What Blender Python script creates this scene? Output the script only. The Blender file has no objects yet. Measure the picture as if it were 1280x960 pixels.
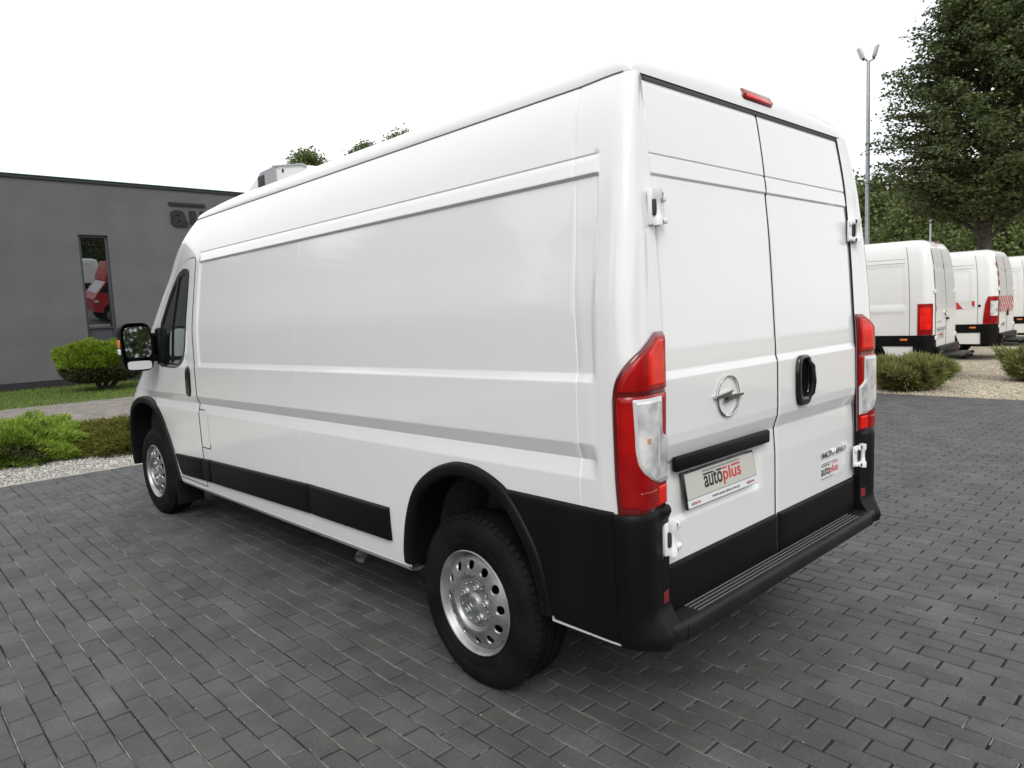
import bpy, bmesh, math, random
import numpy as np
from mathutils import Vector, Matrix
random.seed(11); rng = np.random.default_rng(11)
S = bpy.context.scene; COL = S.collection
R = math.radians

# ---------------------------------------------------------------- camera
cd = bpy.data.cameras.new('camera'); cam = bpy.data.objects.new('camera', cd); COL.objects.link(cam)
cd.sensor_fit = 'HORIZONTAL'; cd.sensor_width = 36.0; cd.lens = 24.813; cd.clip_start = .05; cd.clip_end = 3000
_r = Vector((0.72573, -0.68655, -0.0443)); _u = Vector((0.10161, 0.04328, 0.99388)); _f = Vector((0.68043, 0.72579, -0.10117))
M3 = Matrix((_r, _u, -_f)).transposed()
cam.matrix_world = Matrix.Translation((-2.722, -1.132, 1.518)) @ M3.to_4x4()
S.camera = cam

# ---------------------------------------------------------------- world, sun, exposure (bright overcast)
SUN_EL, SUN_AZ = R(42), R(222)          # azimuth clockwise from +y
w = bpy.data.worlds.new('World'); S.world = w; w.use_nodes = True
nt = w.node_tree; nt.nodes.clear()
out = nt.nodes.new('ShaderNodeOutputWorld'); bg = nt.nodes.new('ShaderNodeBackground')
sky = nt.nodes.new('ShaderNodeTexSky'); sky.sky_type = 'NISHITA'; sky.sun_disc = False
sky.sun_elevation = SUN_EL; sky.sun_rotation = SUN_AZ; sky.dust_density = 3.0; sky.air_density = 1.0
tc = nt.nodes.new('ShaderNodeTexCoord'); mp = nt.nodes.new('ShaderNodeMapping'); mp.inputs['Scale'].default_value = (1, 1, 2.5)
cn = nt.nodes.new('ShaderNodeTexNoise'); cn.inputs['Scale'].default_value = 1.6; cn.inputs['Detail'].default_value = 5
cr = nt.nodes.new('ShaderNodeValToRGB'); cr.color_ramp.elements[0].position = .3; cr.color_ramp.elements[1].position = .7
cr.color_ramp.elements[0].color = (9.0, 9.3, 9.7, 1); cr.color_ramp.elements[1].color = (11.5, 11.6, 11.7, 1)
mx = nt.nodes.new('ShaderNodeMix'); mx.data_type = 'RGBA'; mx.inputs[0].default_value = .90
L = nt.links.new
L(tc.outputs['Generated'], mp.inputs['Vector']); L(mp.outputs[0], cn.inputs['Vector']); L(cn.outputs[0], cr.inputs[0])
L(sky.outputs[0], mx.inputs[6]); L(cr.outputs[0], mx.inputs[7]); L(mx.outputs[2], bg.inputs[0]); L(bg.outputs[0], out.inputs[0])
bg.inputs[1].default_value = .12
sl = bpy.data.lights.new('sun', 'SUN'); so = bpy.data.objects.new('sun', sl); COL.objects.link(so)
sl.energy = 1.5; sl.angle = R(30); sl.color = (1, .96, .9)
sd = Vector((math.sin(SUN_AZ) * math.cos(SUN_EL), math.cos(SUN_AZ) * math.cos(SUN_EL), math.sin(SUN_EL)))
so.rotation_euler = sd.to_track_quat('Z', 'Y').to_euler(); so.location = (0, 0, 30)
S.view_settings.view_transform = 'Standard'; S.view_settings.look = 'None'; S.view_settings.exposure = 0.06; S.view_settings.gamma = 1
S.render.engine = 'CYCLES'

# ---------------------------------------------------------------- materials
MAT = {}
def mat(name, col=(.5, .5, .5), rough=.5, metal=0, coat=0, spec=.5, trans=0, ior=1.45, build=None, alpha=1):
    m = bpy.data.materials.new(name); m.use_nodes = True
    n = m.node_tree; b = n.nodes['Principled BSDF']
    b.inputs['Base Color'].default_value = (*col, 1); b.inputs['Roughness'].default_value = rough
    b.inputs['Metallic'].default_value = metal; b.inputs['Coat Weight'].default_value = coat
    b.inputs['Coat Roughness'].default_value = .06
    b.inputs['Specular IOR Level'].default_value = spec; b.inputs['Transmission Weight'].default_value = trans; b.inputs['IOR'].default_value = ior
    if build: build(n, b)
    MAT[name] = m; return m
def N(n, t, **kw):
    x = n.nodes.new(t)
    for k, v in kw.items():
        if k in x.inputs: x.inputs[k].default_value = v
        else: setattr(x, k, v)
    return x
def noise_col(c0, c1, scale=5, detail=6, p0=.35, p1=.65, bump=0, bscale=None, bdist=.01, rr=None, coord='Object'):
    def f(n, b):
        tc = N(n, 'ShaderNodeTexCoord'); t = N(n, 'ShaderNodeTexNoise', Scale=scale, Detail=detail)
        r = N(n, 'ShaderNodeValToRGB'); e = r.color_ramp.elements
        e[0].position = p0; e[1].position = p1; e[0].color = (*c0, 1); e[1].color = (*c1, 1)
        n.links.new(tc.outputs[coord], t.inputs['Vector']); n.links.new(t.outputs[0], r.inputs[0]); n.links.new(r.outputs[0], b.inputs['Base Color'])
        if rr:
            mr = N(n, 'ShaderNodeMapRange'); mr.inputs[3].default_value = rr[0]; mr.inputs[4].default_value = rr[1]
            n.links.new(t.outputs[0], mr.inputs[0]); n.links.new(mr.outputs[0], b.inputs['Roughness'])
        if bump:
            t2 = N(n, 'ShaderNodeTexNoise', Scale=bscale or scale * 6, Detail=4)
            bp = N(n, 'ShaderNodeBump', Strength=bump, Distance=bdist)
            n.links.new(tc.outputs[coord], t2.inputs['Vector']); n.links.new(t2.outputs[0], bp.inputs['Height']); n.links.new(bp.outputs[0], b.inputs['Normal'])
    return f
def dirty_white(c, amt=.06):
    def f(n, b):
        tc = N(n, 'ShaderNodeTexCoord'); t = N(n, 'ShaderNodeTexNoise', Scale=1.3, Detail=8, Roughness=.65)
        r = N(n, 'ShaderNodeValToRGB'); e = r.color_ramp.elements; e[0].position = .3; e[1].position = .75
        e[0].color = (*[x * (1 - amt) for x in c], 1); e[1].color = (*c, 1)
        n.links.new(tc.outputs['Object'], t.inputs['Vector']); n.links.new(t.outputs[0], r.inputs[0]); n.links.new(r.outputs[0], b.inputs['Base Color'])
        t2 = N(n, 'ShaderNodeTexNoise', Scale=2.2, Detail=2); bp = N(n, 'ShaderNodeBump', Strength=.05, Distance=.02)
        n.links.new(tc.outputs['Object'], t2.inputs['Vector']); n.links.new(t2.outputs[0], bp.inputs['Height']); n.links.new(bp.outputs[0], b.inputs['Normal'])
        n.links.new(bp.outputs[0], b.inputs['Coat Normal'])
    return f
mat('van_paint', (.80, .805, .805), .22, coat=1.0, build=dirty_white((.80, .805, .805), .04))
mat('bg_paint', (.78, .78, .77), .3, coat=.5, build=dirty_white((.78, .78, .77), .08))
mat('hinge_paint', (.78, .79, .80), .35, coat=.3)
mat('black_plastic', (.005, .005, .0053), .45, spec=.18, build=noise_col((.0038, .0038, .004), (.0065, .0065, .0068), 3, 8, bump=.15, bscale=900, bdist=.0006, rr=(.4, .55)))
mat('step_plastic', (.012, .012, .012), .5, spec=.3, build=noise_col((.009, .009, .0095), (.016, .016, .0165), 5, 8, bump=.2, bscale=700, bdist=.0008))
mat('step_rib', (.12, .12, .115), .6)
mat('gloss_black', (.008, .008, .009), .15, coat=.4)
mat('seam_black', (.012, .012, .014), .7, spec=.2)
mat('seam_grey', (.16, .16, .18), .6, spec=.3)
mat('rubber', (.006, .006, .006), .72, spec=.15, build=noise_col((.004, .004, .004), (.011, .0105, .010), 6, 8, bump=.3, bscale=160, bdist=.002, rr=(.6, .85)))
mat('steel_silver', (.36, .37, .38), .36, metal=.7, build=noise_col((.24, .24, .24), (.41, .42, .43), 9, 6, rr=(.32, .5)))
mat('chrome', (.62, .62, .60), .12, metal=1)
mat('dark_steel', (.05, .05, .05), .6, metal=.4)
mat('galvanised', (.42, .44, .47), .45, metal=.7, build=noise_col((.36, .38, .41), (.5, .52, .55), 14, 4))
mat('underbody', (.012, .012, .012), .8, spec=.2)
mat('liner', (.07, .07, .07), .75, spec=.2, build=noise_col((.045, .045, .046), (.10, .10, .10), 7, 6, bump=.3, bscale=60))
mat('lamp_red', (.40, .004, .004), .2, coat=.35, spec=.25, build=noise_col((.20, .002, .003), (.38, .005, .004), 7, 3))
mat('lamp_bright', (.80, .010, .003), .2, coat=.35, spec=.25, build=noise_col((.62, .006, .003), (.88, .016, .004), 16, 3))
mat('lamp_deep', (.12, .003, .004), .15, coat=1.0)
mat('lamp_clear', (.70, .71, .71), .12, metal=.2, coat=1.0, build=noise_col((.42, .43, .44), (.88, .88, .88), 13, 3))
mat('lamp_amber', (.6, .30, .16), .15, coat=1.0)
mat('lamp_edge', (.55, .56, .56), .2, coat=.6)
mat('amber', (.75, .19, .03), .25, coat=.6)
mat('reflector_red', (.22, .006, .01), .25, coat=.6)
mat('mirror_glass', (.55, .58, .6), .02, metal=1)
def thin_glass(n, b):
    t = N(n, 'ShaderNodeBsdfTransparent'); t.inputs['Color'].default_value = (.42, .50, .46, 1); g = N(n, 'ShaderNodeBsdfGlossy'); g.inputs['Roughness'].default_value = .01; g.inputs['Color'].default_value = (1, 1, 1, 1)
    lw = N(n, 'ShaderNodeLayerWeight', Blend=.5); p = N(n, 'ShaderNodeMath', operation='POWER'); p.inputs[1].default_value = 5; n.links.new(lw.outputs['Facing'], p.inputs[0])
    a = N(n, 'ShaderNodeMath', operation='MULTIPLY_ADD'); a.inputs[1].default_value = .8; a.inputs[2].default_value = .06; n.links.new(p.outputs[0], a.inputs[0])
    m = N(n, 'ShaderNodeMixShader'); n.links.new(a.outputs[0], m.inputs[0]); n.links.new(t.outputs[0], m.inputs[1]); n.links.new(g.outputs[0], m.inputs[2]); n.links.new(m.outputs[0], n.nodes['Material Output'].inputs[0])
mat('cab_glass', (.30, .36, .33), .01, build=thin_glass)
def dark_glass(n, b):
    g = N(n, 'ShaderNodeBsdfGlossy'); g.inputs['Color'].default_value = (.85, .88, .9, 1); g.inputs['Roughness'].default_value = .01
    m = N(n, 'ShaderNodeMixShader'); m.inputs[0].default_value = .30
    o = n.nodes['Material Output']; n.links.new(b.outputs[0], m.inputs[1]); n.links.new(g.outputs[0], m.inputs[2]); n.links.new(m.outputs[0], o.inputs[0])
mat('window_glass', (.006, .007, .007), .03, build=dark_glass)
mat('tint_glass', (.01, .012, .012), .03, spec=.6)
mat('interior_grey', (.05, .05, .052), .8)
mat('interior_light', (.30, .31, .31), .7)
mat('seat_cloth', (.035, .037, .04), .9)
mat('plate_beige', (.50, .50, .45), .4)
mat('plate_white', (.68, .69, .69), .35)
mat('ink_black', (.015, .015, .015), .5)
mat('ink_red', (.55, .03, .035), .5)
mat('ink_grey', (.16, .15, .15), .5)
mat('sticker_white', (.74, .75, .75), .35, coat=.3)
mat('unit_grey', (.34, .35, .37), .5)
mat('unit_white', (.80, .80, .79), .4)
mat('wall_plaster', (.125, .126, .13), .9, spec=.2, build=noise_col((.113, .114, .118), (.136, .137, .141), 1.2, 10, .3, .7, bump=.5, bscale=70, bdist=.006))
mat('plinth_black', (.02, .02, .022), .7)
mat('frame_grey', (.05, .053, .062), .5)
mat('spandrel', (.055, .06, .07), .3, spec=.5)
mat('letter_dark', (.010, .009, .0095), .5)
mat('trim_green', (.02, .085, .02), .45)
mat('trim_dark', (.03, .03, .032), .5)
mat('truck_red', (.45, .012, .025), .3, coat=.5)
mat('concrete', (.36, .34, .30), .9, build=noise_col((.28, .26, .23), (.42, .40, .36), 6, 8, bump=.4, bscale=80))
def paver_mat(name, c_lo, c_hi, c_warm, joint=False):
    def f(n, b):
        oi = N(n, 'ShaderNodeObjectInfo'); gi = N(n, 'ShaderNodeNewGeometry'); ad = N(n, 'ShaderNodeMath', operation='ADD'); fr = N(n, 'ShaderNodeMath', operation='FRACT')
        n.links.new(oi.outputs['Random'], ad.inputs[0]); n.links.new(gi.outputs['Random Per Island'], ad.inputs[1]); n.links.new(ad.outputs[0], fr.inputs[0])
        wn = N(n, 'ShaderNodeTexWhiteNoise', noise_dimensions='1D'); n.links.new(fr.outputs[0], wn.inputs['W'])
        sp = N(n, 'ShaderNodeSeparateColor'); n.links.new(wn.outputs['Color'], sp.inputs[0])
        m1 = N(n, 'ShaderNodeMix', data_type='RGBA'); m1.inputs[6].default_value = (*c_lo, 1); m1.inputs[7].default_value = (*c_hi, 1)
        n.links.new(sp.outputs[0], m1.inputs[0])
        pw = N(n, 'ShaderNodeMath', operation='POWER'); pw.inputs[1].default_value = 1.6; n.links.new(sp.outputs[1], pw.inputs[0])
        m2 = N(n, 'ShaderNodeMix', data_type='RGBA'); m2.inputs[7].default_value = (*c_warm, 1); n.links.new(pw.outputs[0], m2.inputs[0]); n.links.new(m1.outputs[2], m2.inputs[6])
        # dusty stains across neighbouring stones and fine speckle, in ground coordinates
        t = N(n, 'ShaderNodeTexNoise', Scale=3.2, Detail=8, Roughness=.65); n.links.new(gi.outputs['Position'], t.inputs['Vector'])
        r = N(n, 'ShaderNodeValToRGB'); e = r.color_ramp.elements; e[0].position = .34; e[1].position = .72; e[0].color = (.80, .80, .80, 1); e[1].color = (1.42, 1.40, 1.36, 1)
        n.links.new(t.outputs[0], r.inputs[0])
        t3 = N(n, 'ShaderNodeTexNoise', Scale=120, Detail=3); n.links.new(gi.outputs['Position'], t3.inputs['Vector'])
        r3 = N(n, 'ShaderNodeValToRGB'); e = r3.color_ramp.elements; e[0].position = .35; e[1].position = .7; e[0].color = (.82, .82, .82, 1); e[1].color = (1.2, 1.2, 1.2, 1)
        n.links.new(t3.outputs[0], r3.inputs[0])
        mu = N(n, 'ShaderNodeMix', data_type='RGBA', blend_type='MULTIPLY'); mu.inputs[0].default_value = 1; n.links.new(m2.outputs[2], mu.inputs[6]); n.links.new(r.outputs[0], mu.inputs[7])
        mv = N(n, 'ShaderNodeMix', data_type='RGBA', blend_type='MULTIPLY'); mv.inputs[0].default_value = 1; n.links.new(mu.outputs[2], mv.inputs[6]); n.links.new(r3.outputs[0], mv.inputs[7])
        n.links.new(mv.outputs[2], b.inputs['Base Color'])
        t2 = N(n, 'ShaderNodeTexNoise', Scale=240, Detail=3); bp = N(n, 'ShaderNodeBump', Strength=.35, Distance=.0015)
        n.links.new(gi.outputs['Position'], t2.inputs['Vector']); n.links.new(t2.outputs[0], bp.inputs['Height'])
        t4 = N(n, 'ShaderNodeTexNoise', Scale=22, Detail=2); bp2 = N(n, 'ShaderNodeBump', Strength=.5, Distance=.004)
        n.links.new(gi.outputs['Position'], t4.inputs['Vector']); n.links.new(t4.outputs[0], bp2.inputs['Height']); n.links.new(bp.outputs[0], bp2.inputs['Normal']); n.links.new(bp2.outputs[0], b.inputs['Normal'])
        mr = N(n, 'ShaderNodeMapRange'); mr.inputs[3].default_value = .58; mr.inputs[4].default_value = .8; n.links.new(t.outputs[0], mr.inputs[0]); n.links.new(mr.outputs[0], b.inputs['Roughness'])
    mat(name, c_lo, .7, spec=.45, build=f)
paver_mat('paver', (.064, .066, .070), (.092, .095, .100), (.078, .077, .075))
paver_mat('path_paver', (.19, .175, .165), (.25, .235, .22), (.22, .19, .17))
mat('joint_sand', (.10, .095, .08), .95, build=noise_col((.012, .012, .011), (.03, .029, .026), 9, 9, .36, .62, bump=.5, bscale=200))
mat('sand_light', (.26, .25, .22), .95, build=noise_col((.11, .105, .092), (.27, .26, .23), 14, 6, .35, .65))
mat('joint_path', (.16, .15, .13), .95)
mat('ground_soil', (.10, .11, .05), .95, build=noise_col((.06, .08, .03), (.14, .14, .08), .6, 8))
def gravel(c0, c1, scale, dist):
    def f(n, b):
        gi = N(n, 'ShaderNodeNewGeometry'); v = N(n, 'ShaderNodeTexVoronoi', Scale=scale); n.links.new(gi.outputs['Position'], v.inputs['Vector'])
        sp = N(n, 'ShaderNodeSeparateColor'); n.links.new(v.outputs['Color'], sp.inputs[0])
        m = N(n, 'ShaderNodeMix', data_type='RGBA'); m.inputs[6].default_value = (*c0, 1); m.inputs[7].default_value = (*c1, 1); n.links.new(sp.outputs[0], m.inputs[0])
        t = N(n, 'ShaderNodeTexNoise', Scale=.9, Detail=7); n.links.new(gi.outputs['Position'], t.inputs['Vector'])
        r = N(n, 'ShaderNodeValToRGB'); e = r.color_ramp.elements; e[0].position = .3; e[1].position = .7; e[0].color = (.72, .70, .66, 1); e[1].color = (1.1, 1.1, 1.1, 1); n.links.new(t.outputs[0], r.inputs[0])
        mu = N(n, 'ShaderNodeMix', data_type='RGBA', blend_type='MULTIPLY'); mu.inputs[0].default_value = 1; n.links.new(m.outputs[2], mu.inputs[6]); n.links.new(r.outputs[0], mu.inputs[7]); n.links.new(mu.outputs[2], b.inputs['Base Color'])
        iv = N(n, 'ShaderNodeMath', operation='SUBTRACT'); iv.inputs[0].default_value = 1; n.links.new(v.outputs['Distance'], iv.inputs[1])
        bp = N(n, 'ShaderNodeBump', Strength=.9, Distance=dist); n.links.new(iv.outputs[0], bp.inputs['Height']); n.links.new(bp.outputs[0], b.inputs['Normal'])
    return f
mat('gravel_tan', (.4, .36, .3), .95, build=gravel((.30, .25, .18), (.62, .56, .45), 26, .02))
mat('gravel_grey', (.4, .39, .36), .95, build=gravel((.26, .25, .225), (.52, .51, .47), 38, .02))
def rand_mat(name, cols, rough=.8, trans=0, spec=.3):
    def f(n, b):
        gi = N(n, 'ShaderNodeNewGeometry'); r = N(n, 'ShaderNodeValToRGB'); e = r.color_ramp.elements
        while len(e) < len(cols): e.new(.5)
        for i, c in enumerate(cols): e[i].position = i / (len(cols) - 1); e[i].color = (*c, 1)
        n.links.new(gi.outputs['Random Per Island'], r.inputs[0]); n.links.new(r.outputs[0], b.inputs['Base Color'])
        if trans:
            tr = N(n, 'ShaderNodeBsdfTranslucent'); n.links.new(r.outputs[0], tr.inputs[0]); m = N(n, 'ShaderNodeMixShader'); m.inputs[0].default_value = trans
            o = n.nodes['Material Output']; n.links.new(b.outputs[0], m.inputs[1]); n.links.new(tr.outputs[0], m.inputs[2]); n.links.new(m.outputs[0], o.inputs[0])
    mat(name, cols[0], rough, spec=spec, build=f)
rand_mat('pebble', [(.24, .23, .21), (.36, .35, .32), (.46, .45, .42), (.58, .57, .54)])
rand_mat('pebble_tan', [(.24, .20, .14), (.42, .36, .27), (.52, .46, .36), (.62, .57, .48)])
rand_mat('grit', [(.30, .28, .16), (.5, .48, .36), (.35, .33, .28)])
rand_mat('grass', [(.08, .15, .02), (.13, .22, .03), (.17, .26, .045), (.24, .27, .09)], trans=.3)
rand_mat('juniper_green', [(.11, .18, .022), (.20, .30, .035), (.28, .39, .055), (.35, .45, .10)], .6, trans=.2)
rand_mat('juniper_rust', [(.09, .10, .02), (.15, .17, .03), (.21, .23, .045), (.18, .11, .04)], .6, trans=.2)
rand_mat('juniper_dusty', [(.12, .145, .04), (.19, .215, .065), (.26, .28, .095), (.31, .31, .13)], .6, trans=.2)
rand_mat('pine_top', [(.12, .19, .016), (.19, .285, .022), (.26, .37, .035)], .6, trans=.2)
rand_mat('shaded_foliage', [(.04, .055, .018), (.065, .08, .025), (.085, .075, .035)], .7)  # dark foliage colour: the shade inside and under shrubs is painted in
rand_mat('leaf_dark', [(.038, .056, .015), (.06, .084, .024), (.088, .112, .034), (.115, .135, .045)], .5, trans=.25, spec=.5)
rand_mat('leaf_mid', [(.07, .10, .03), (.11, .145, .045), (.145, .18, .065), (.18, .215, .09)], .6, trans=.25)
rand_mat('leaf_deep', [(.062, .088, .028), (.095, .126, .042), (.125, .155, .06)], .6, trans=.25)
rand_mat('leaf_light', [(.11, .15, .045), (.16, .205, .07), (.21, .25, .10)], .6, trans=.3)
mat('bark', (.05, .04, .032), .95, build=noise_col((.03, .024, .02), (.075, .062, .05), 8, 8, bump=.8, bscale=24, bdist=.03))
mat('stem_brown', (.06, .04, .025), .95)
mat('stripe_red', (.50, .03, .03), .4)
mat('stripe_white', (.66, .66, .64), .4)

# ---------------------------------------------------------------- mesh helpers
def new_obj(name, me, parent=None, mat_=None):
    o = bpy.data.objects.new(name, me); COL.objects.link(o)
    if mat_ is not None:
        me.materials.clear(); me.materials.append(MAT[mat_] if isinstance(mat_, str) else mat_)
    if parent is not None: o.parent = parent
    return o
def tag(o, label=None, cat=None, group=None, kind=None):
    if label: o['label'] = label
    if cat: o['category'] = cat
    if group: o['group'] = group
    if kind: o['kind'] = kind
    return o
def empty(name, loc=(0, 0, 0), rz=0, label=None, cat=None, group=None):
    o = bpy.data.objects.new(name, None); COL.objects.link(o); o.location = loc; o.rotation_euler = (0, 0, rz); o.empty_display_size = .2
    return tag(o, label, cat, group)
class MB:
    """collects shapes for one mesh object"""
    def __init__(s): s.v = []; s.f = []; s.n = 0
    def add(s, v, f):
        v = np.asarray(v, float).reshape(-1, 3); s.v.append(v); s.f += [tuple(i + s.n for i in q) for q in f]; s.n += len(v); return s
    def grid(s, P, close_u=False, close_v=False, flip=False, keep=None):
        P = np.asarray(P, float); a, b = P.shape[:2]; f = []
        for i in range(a if close_u else a - 1):
            for j in range(b if close_v else b - 1):
                if keep is not None and not keep[i][j]: continue
                q = (i * b + j, ((i + 1) % a) * b + j, ((i + 1) % a) * b + (j + 1) % b, i * b + (j + 1) % b)
                f.append(q[::-1] if flip else q)
        return s.add(P.reshape(-1, 3), f)
    def box(s, c, d, bev=0, rot=None, seg=2):
        bm = bmesh.new(); bmesh.ops.create_cube(bm, size=1)
        bmesh.ops.scale(bm, vec=d, verts=bm.verts)
        if bev: bmesh.ops.bevel(bm, geom=bm.edges[:], offset=min(bev, .49 * min(d)), segments=seg, affect='EDGES', profile=.5)
        if rot is not None: bmesh.ops.transform(bm, matrix=rot.to_4x4(), verts=bm.verts)
        bmesh.ops.translate(bm, vec=c, verts=bm.verts); bm.verts.index_update()
        s.add([v.co[:] for v in bm.verts], [[v.index for v in f.verts] for f in bm.faces]); bm.free(); return s
    def tube(s, path, r, n=8, cap=True):
        path = [Vector(p) for p in path]; rr = r if hasattr(r, '__len__') else [r] * len(path); rings = []
        prev = None
        for i, p in enumerate(path):
            t = (path[min(i + 1, len(path) - 1)] - path[max(i - 1, 0)]).normalized()
            if prev is None:
                a = Vector((0, 0, 1)) if abs(t.z) < .9 else Vector((1, 0, 0)); u = t.cross(a).normalized()
            else: u = (prev - t * prev.dot(t)).normalized()
            prev = u; v = t.cross(u)
            rings.append([tuple(p + (u * math.cos(k * 2 * math.pi / n) + v * math.sin(k * 2 * math.pi / n)) * rr[i]) for k in range(n)])
        base = s.n; s.grid(rings, close_v=True)
        if cap:
            s.f.append(tuple(base + k for k in range(n))); e = base + (len(path) - 1) * n; s.f.append(tuple(e + n - 1 - k for k in range(n)))
        return s
    def lathe(s, prof, n=48, axis='x', c=(0, 0, 0), close=False):
        """prof: list of (axial, radius)"""
        P = []
        for k in range(n):
            a = 2 * math.pi * k / n; ca, sa = math.cos(a), math.sin(a)
            P.append([{'x': (h + c[0], r * ca + c[1], r * sa + c[2]), 'z': (r * ca + c[0], r * sa + c[1], h + c[2]), 'y': (r * ca + c[0], h + c[1], r * sa + c[2])}[axis] for h, r in prof])
        return s.grid(P, close_u=True, close_v=close)
    def prism(s, poly, a, b, axis='y'):
        """polygon of 2D points extruded from a to b along axis"""
        n = len(poly); mk = {'y': lambda p, t: (p[0], t, p[1]), 'x': lambda p, t: (t, p[0], p[1]), 'z': lambda p, t: (p[0], p[1], t)}[axis]
        v = [mk(p, a) for p in poly] + [mk(p, b) for p in poly]
        return s.add(v, [tuple(range(n - 1, -1, -1)), tuple(range(n, 2 * n))] + [(i, (i + 1) % n, n + (i + 1) % n, n + i) for i in range(n)])
    def mesh(s, name='m', smooth=True, angle=40):
        me = bpy.data.meshes.new(name); v = np.concatenate(s.v) if s.v else np.zeros((0, 3))
        me.from_pydata(v.tolist(), [], s.f); me.validate(); me.update()
        if smooth:
            me.polygons.foreach_set('use_smooth', [True] * len(me.polygons))
            try: me.set_sharp_from_angle(angle=R(angle))
            except Exception: pass
        return me
    def build(s, name, m, parent=None, smooth=True, angle=40):
        return new_obj(name, s.mesh(name, smooth, angle), parent, m)
def big_mesh(name, V, F, smooth=False):
    """numpy verts (n,3), faces (m,k) with constant k"""
    me = bpy.data.meshes.new(name); k = F.shape[1]; me.vertices.add(len(V)); me.vertices.foreach_set('co', V.astype(np.float32).ravel())
    me.loops.add(F.size); me.loops.foreach_set('vertex_index', F.astype(np.int32).ravel()); me.polygons.add(len(F))
    me.polygons.foreach_set('loop_start', np.arange(0, F.size, k, dtype=np.int32)); me.polygons.foreach_set('loop_total', np.full(len(F), k, np.int32))
    me.update(calc_edges=True); me.validate()
    me.polygons.foreach_set('use_smooth', [bool(smooth)] * len(F))
    return me
def text_mesh(body, width, height, bold=0.0, extrude=.001, spacing=1.0):
    """lettering as a mesh in the xz-plane, lower-left at origin, facing -y"""
    cu = bpy.data.curves.new('t', 'FONT'); cu.body = body; cu.size = 1; cu.offset = bold; cu.space_character = spacing; cu.resolution_u = 4
    o = bpy.data.objects.new('t', cu); COL.objects.link(o); dg = bpy.context.evaluated_depsgraph_get(); dg.update()
    me = bpy.data.meshes.new_from_object(o.evaluated_get(dg)); bpy.data.objects.remove(o); bpy.data.curves.remove(cu)
    co = np.zeros(len(me.vertices) * 3, np.float32); me.vertices.foreach_get('co', co); co = co.reshape(-1, 3); mn = co.min(0); mxx = co.max(0)
    x = (co[:, 0] - mn[0]) / (mxx[0] - mn[0]) * width; z = (co[:, 1] - mn[1]) / (mxx[1] - mn[1]) * height
    # front sheet plus a back sheet joined by walls would be invisible at this size: keep a thin slab
    F = [tuple(p.vertices) for p in me.polygons]; n = len(co)
    v = [(x[i], -extrude, z[i]) for i in range(n)] + [(x[i], 0, z[i]) for i in range(n)]
    from collections import Counter
    ec = Counter()
    for f in F:
        for a, b in zip(f, f[1:] + f[:1]): ec[(a, b)] += 1
    walls = [(a, b, b + n, a + n) for (a, b) in ec if (b, a) not in ec]
    m2 = bpy.data.meshes.new('lettering'); m2.from_pydata(v, [], F + [tuple(i + n for i in f[::-1]) for f in F] + walls); m2.update(); bpy.data.meshes.remove(me)
    return m2
def spline(xs, ys):
    xs = np.array(xs, float); ys = np.array(ys, float)
    o = np.argsort(xs); xs, ys = xs[o], ys[o]; h = np.diff(xs); d = np.diff(ys) / h; m = np.zeros(len(xs)); m[0] = d[0]; m[-1] = d[-1]
    for i in range(1, len(xs) - 1): m[i] = 0 if d[i - 1] * d[i] <= 0 else 2 * d[i - 1] * d[i] / (d[i - 1] + d[i])
    def f(x):
        x = np.clip(np.asarray(x, float), xs[0], xs[-1]); i = np.clip(np.searchsorted(xs, x) - 1, 0, len(h) - 1); t = (x - xs[i]) / h[i]
        return (2 * t**3 - 3 * t**2 + 1) * ys[i] + (t**3 - 2 * t**2 + t) * h[i] * m[i] + (-2 * t**3 + 3 * t**2) * ys[i + 1] + (t**3 - t**2) * h[i] * m[i + 1]
    return f
def sstep(a, b, x):
    t = np.clip((np.asarray(x, float) - a) / (b - a), 0, 1); return t * t * (3 - 2 * t)
def curve2(pts, n):
    """smooth open 2D/3D curve through points, n samples"""
    P = np.array(pts, float); s = np.r_[0, np.cumsum(np.linalg.norm(np.diff(P, axis=0), axis=1))]; t = np.linspace(0, s[-1], n); o = []
    Q = np.vstack([2 * P[0] - P[1], P, 2 * P[-1] - P[-2]])
    for x in t:
        i = min(max(np.searchsorted(s, x) - 1, 0), len(P) - 2); u = (x - s[i]) / (s[i + 1] - s[i]); a, b, c, d = Q[i], Q[i + 1], Q[i + 2], Q[i + 3]
        o.append(.5 * (2 * b + (c - a) * u + (2 * a - 5 * b + 4 * c - d) * u * u + (3 * b - a - 3 * c + d) * u**3))
    return np.array(o)
def in_poly(y, z, poly):
    y = np.asarray(y); z = np.asarray(z); r = np.zeros(y.shape, bool); n = len(poly)
    for i in range(n):
        y1, z1 = poly[i]; y2, z2 = poly[(i + 1) % n]
        c = ((z1 > z) != (z2 > z)); xs = (y2 - y1) * (z - z1) / ((z2 - z1) if z2 != z1 else 1e-9) + y1
        r ^= c & (y < xs)
    return r
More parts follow.
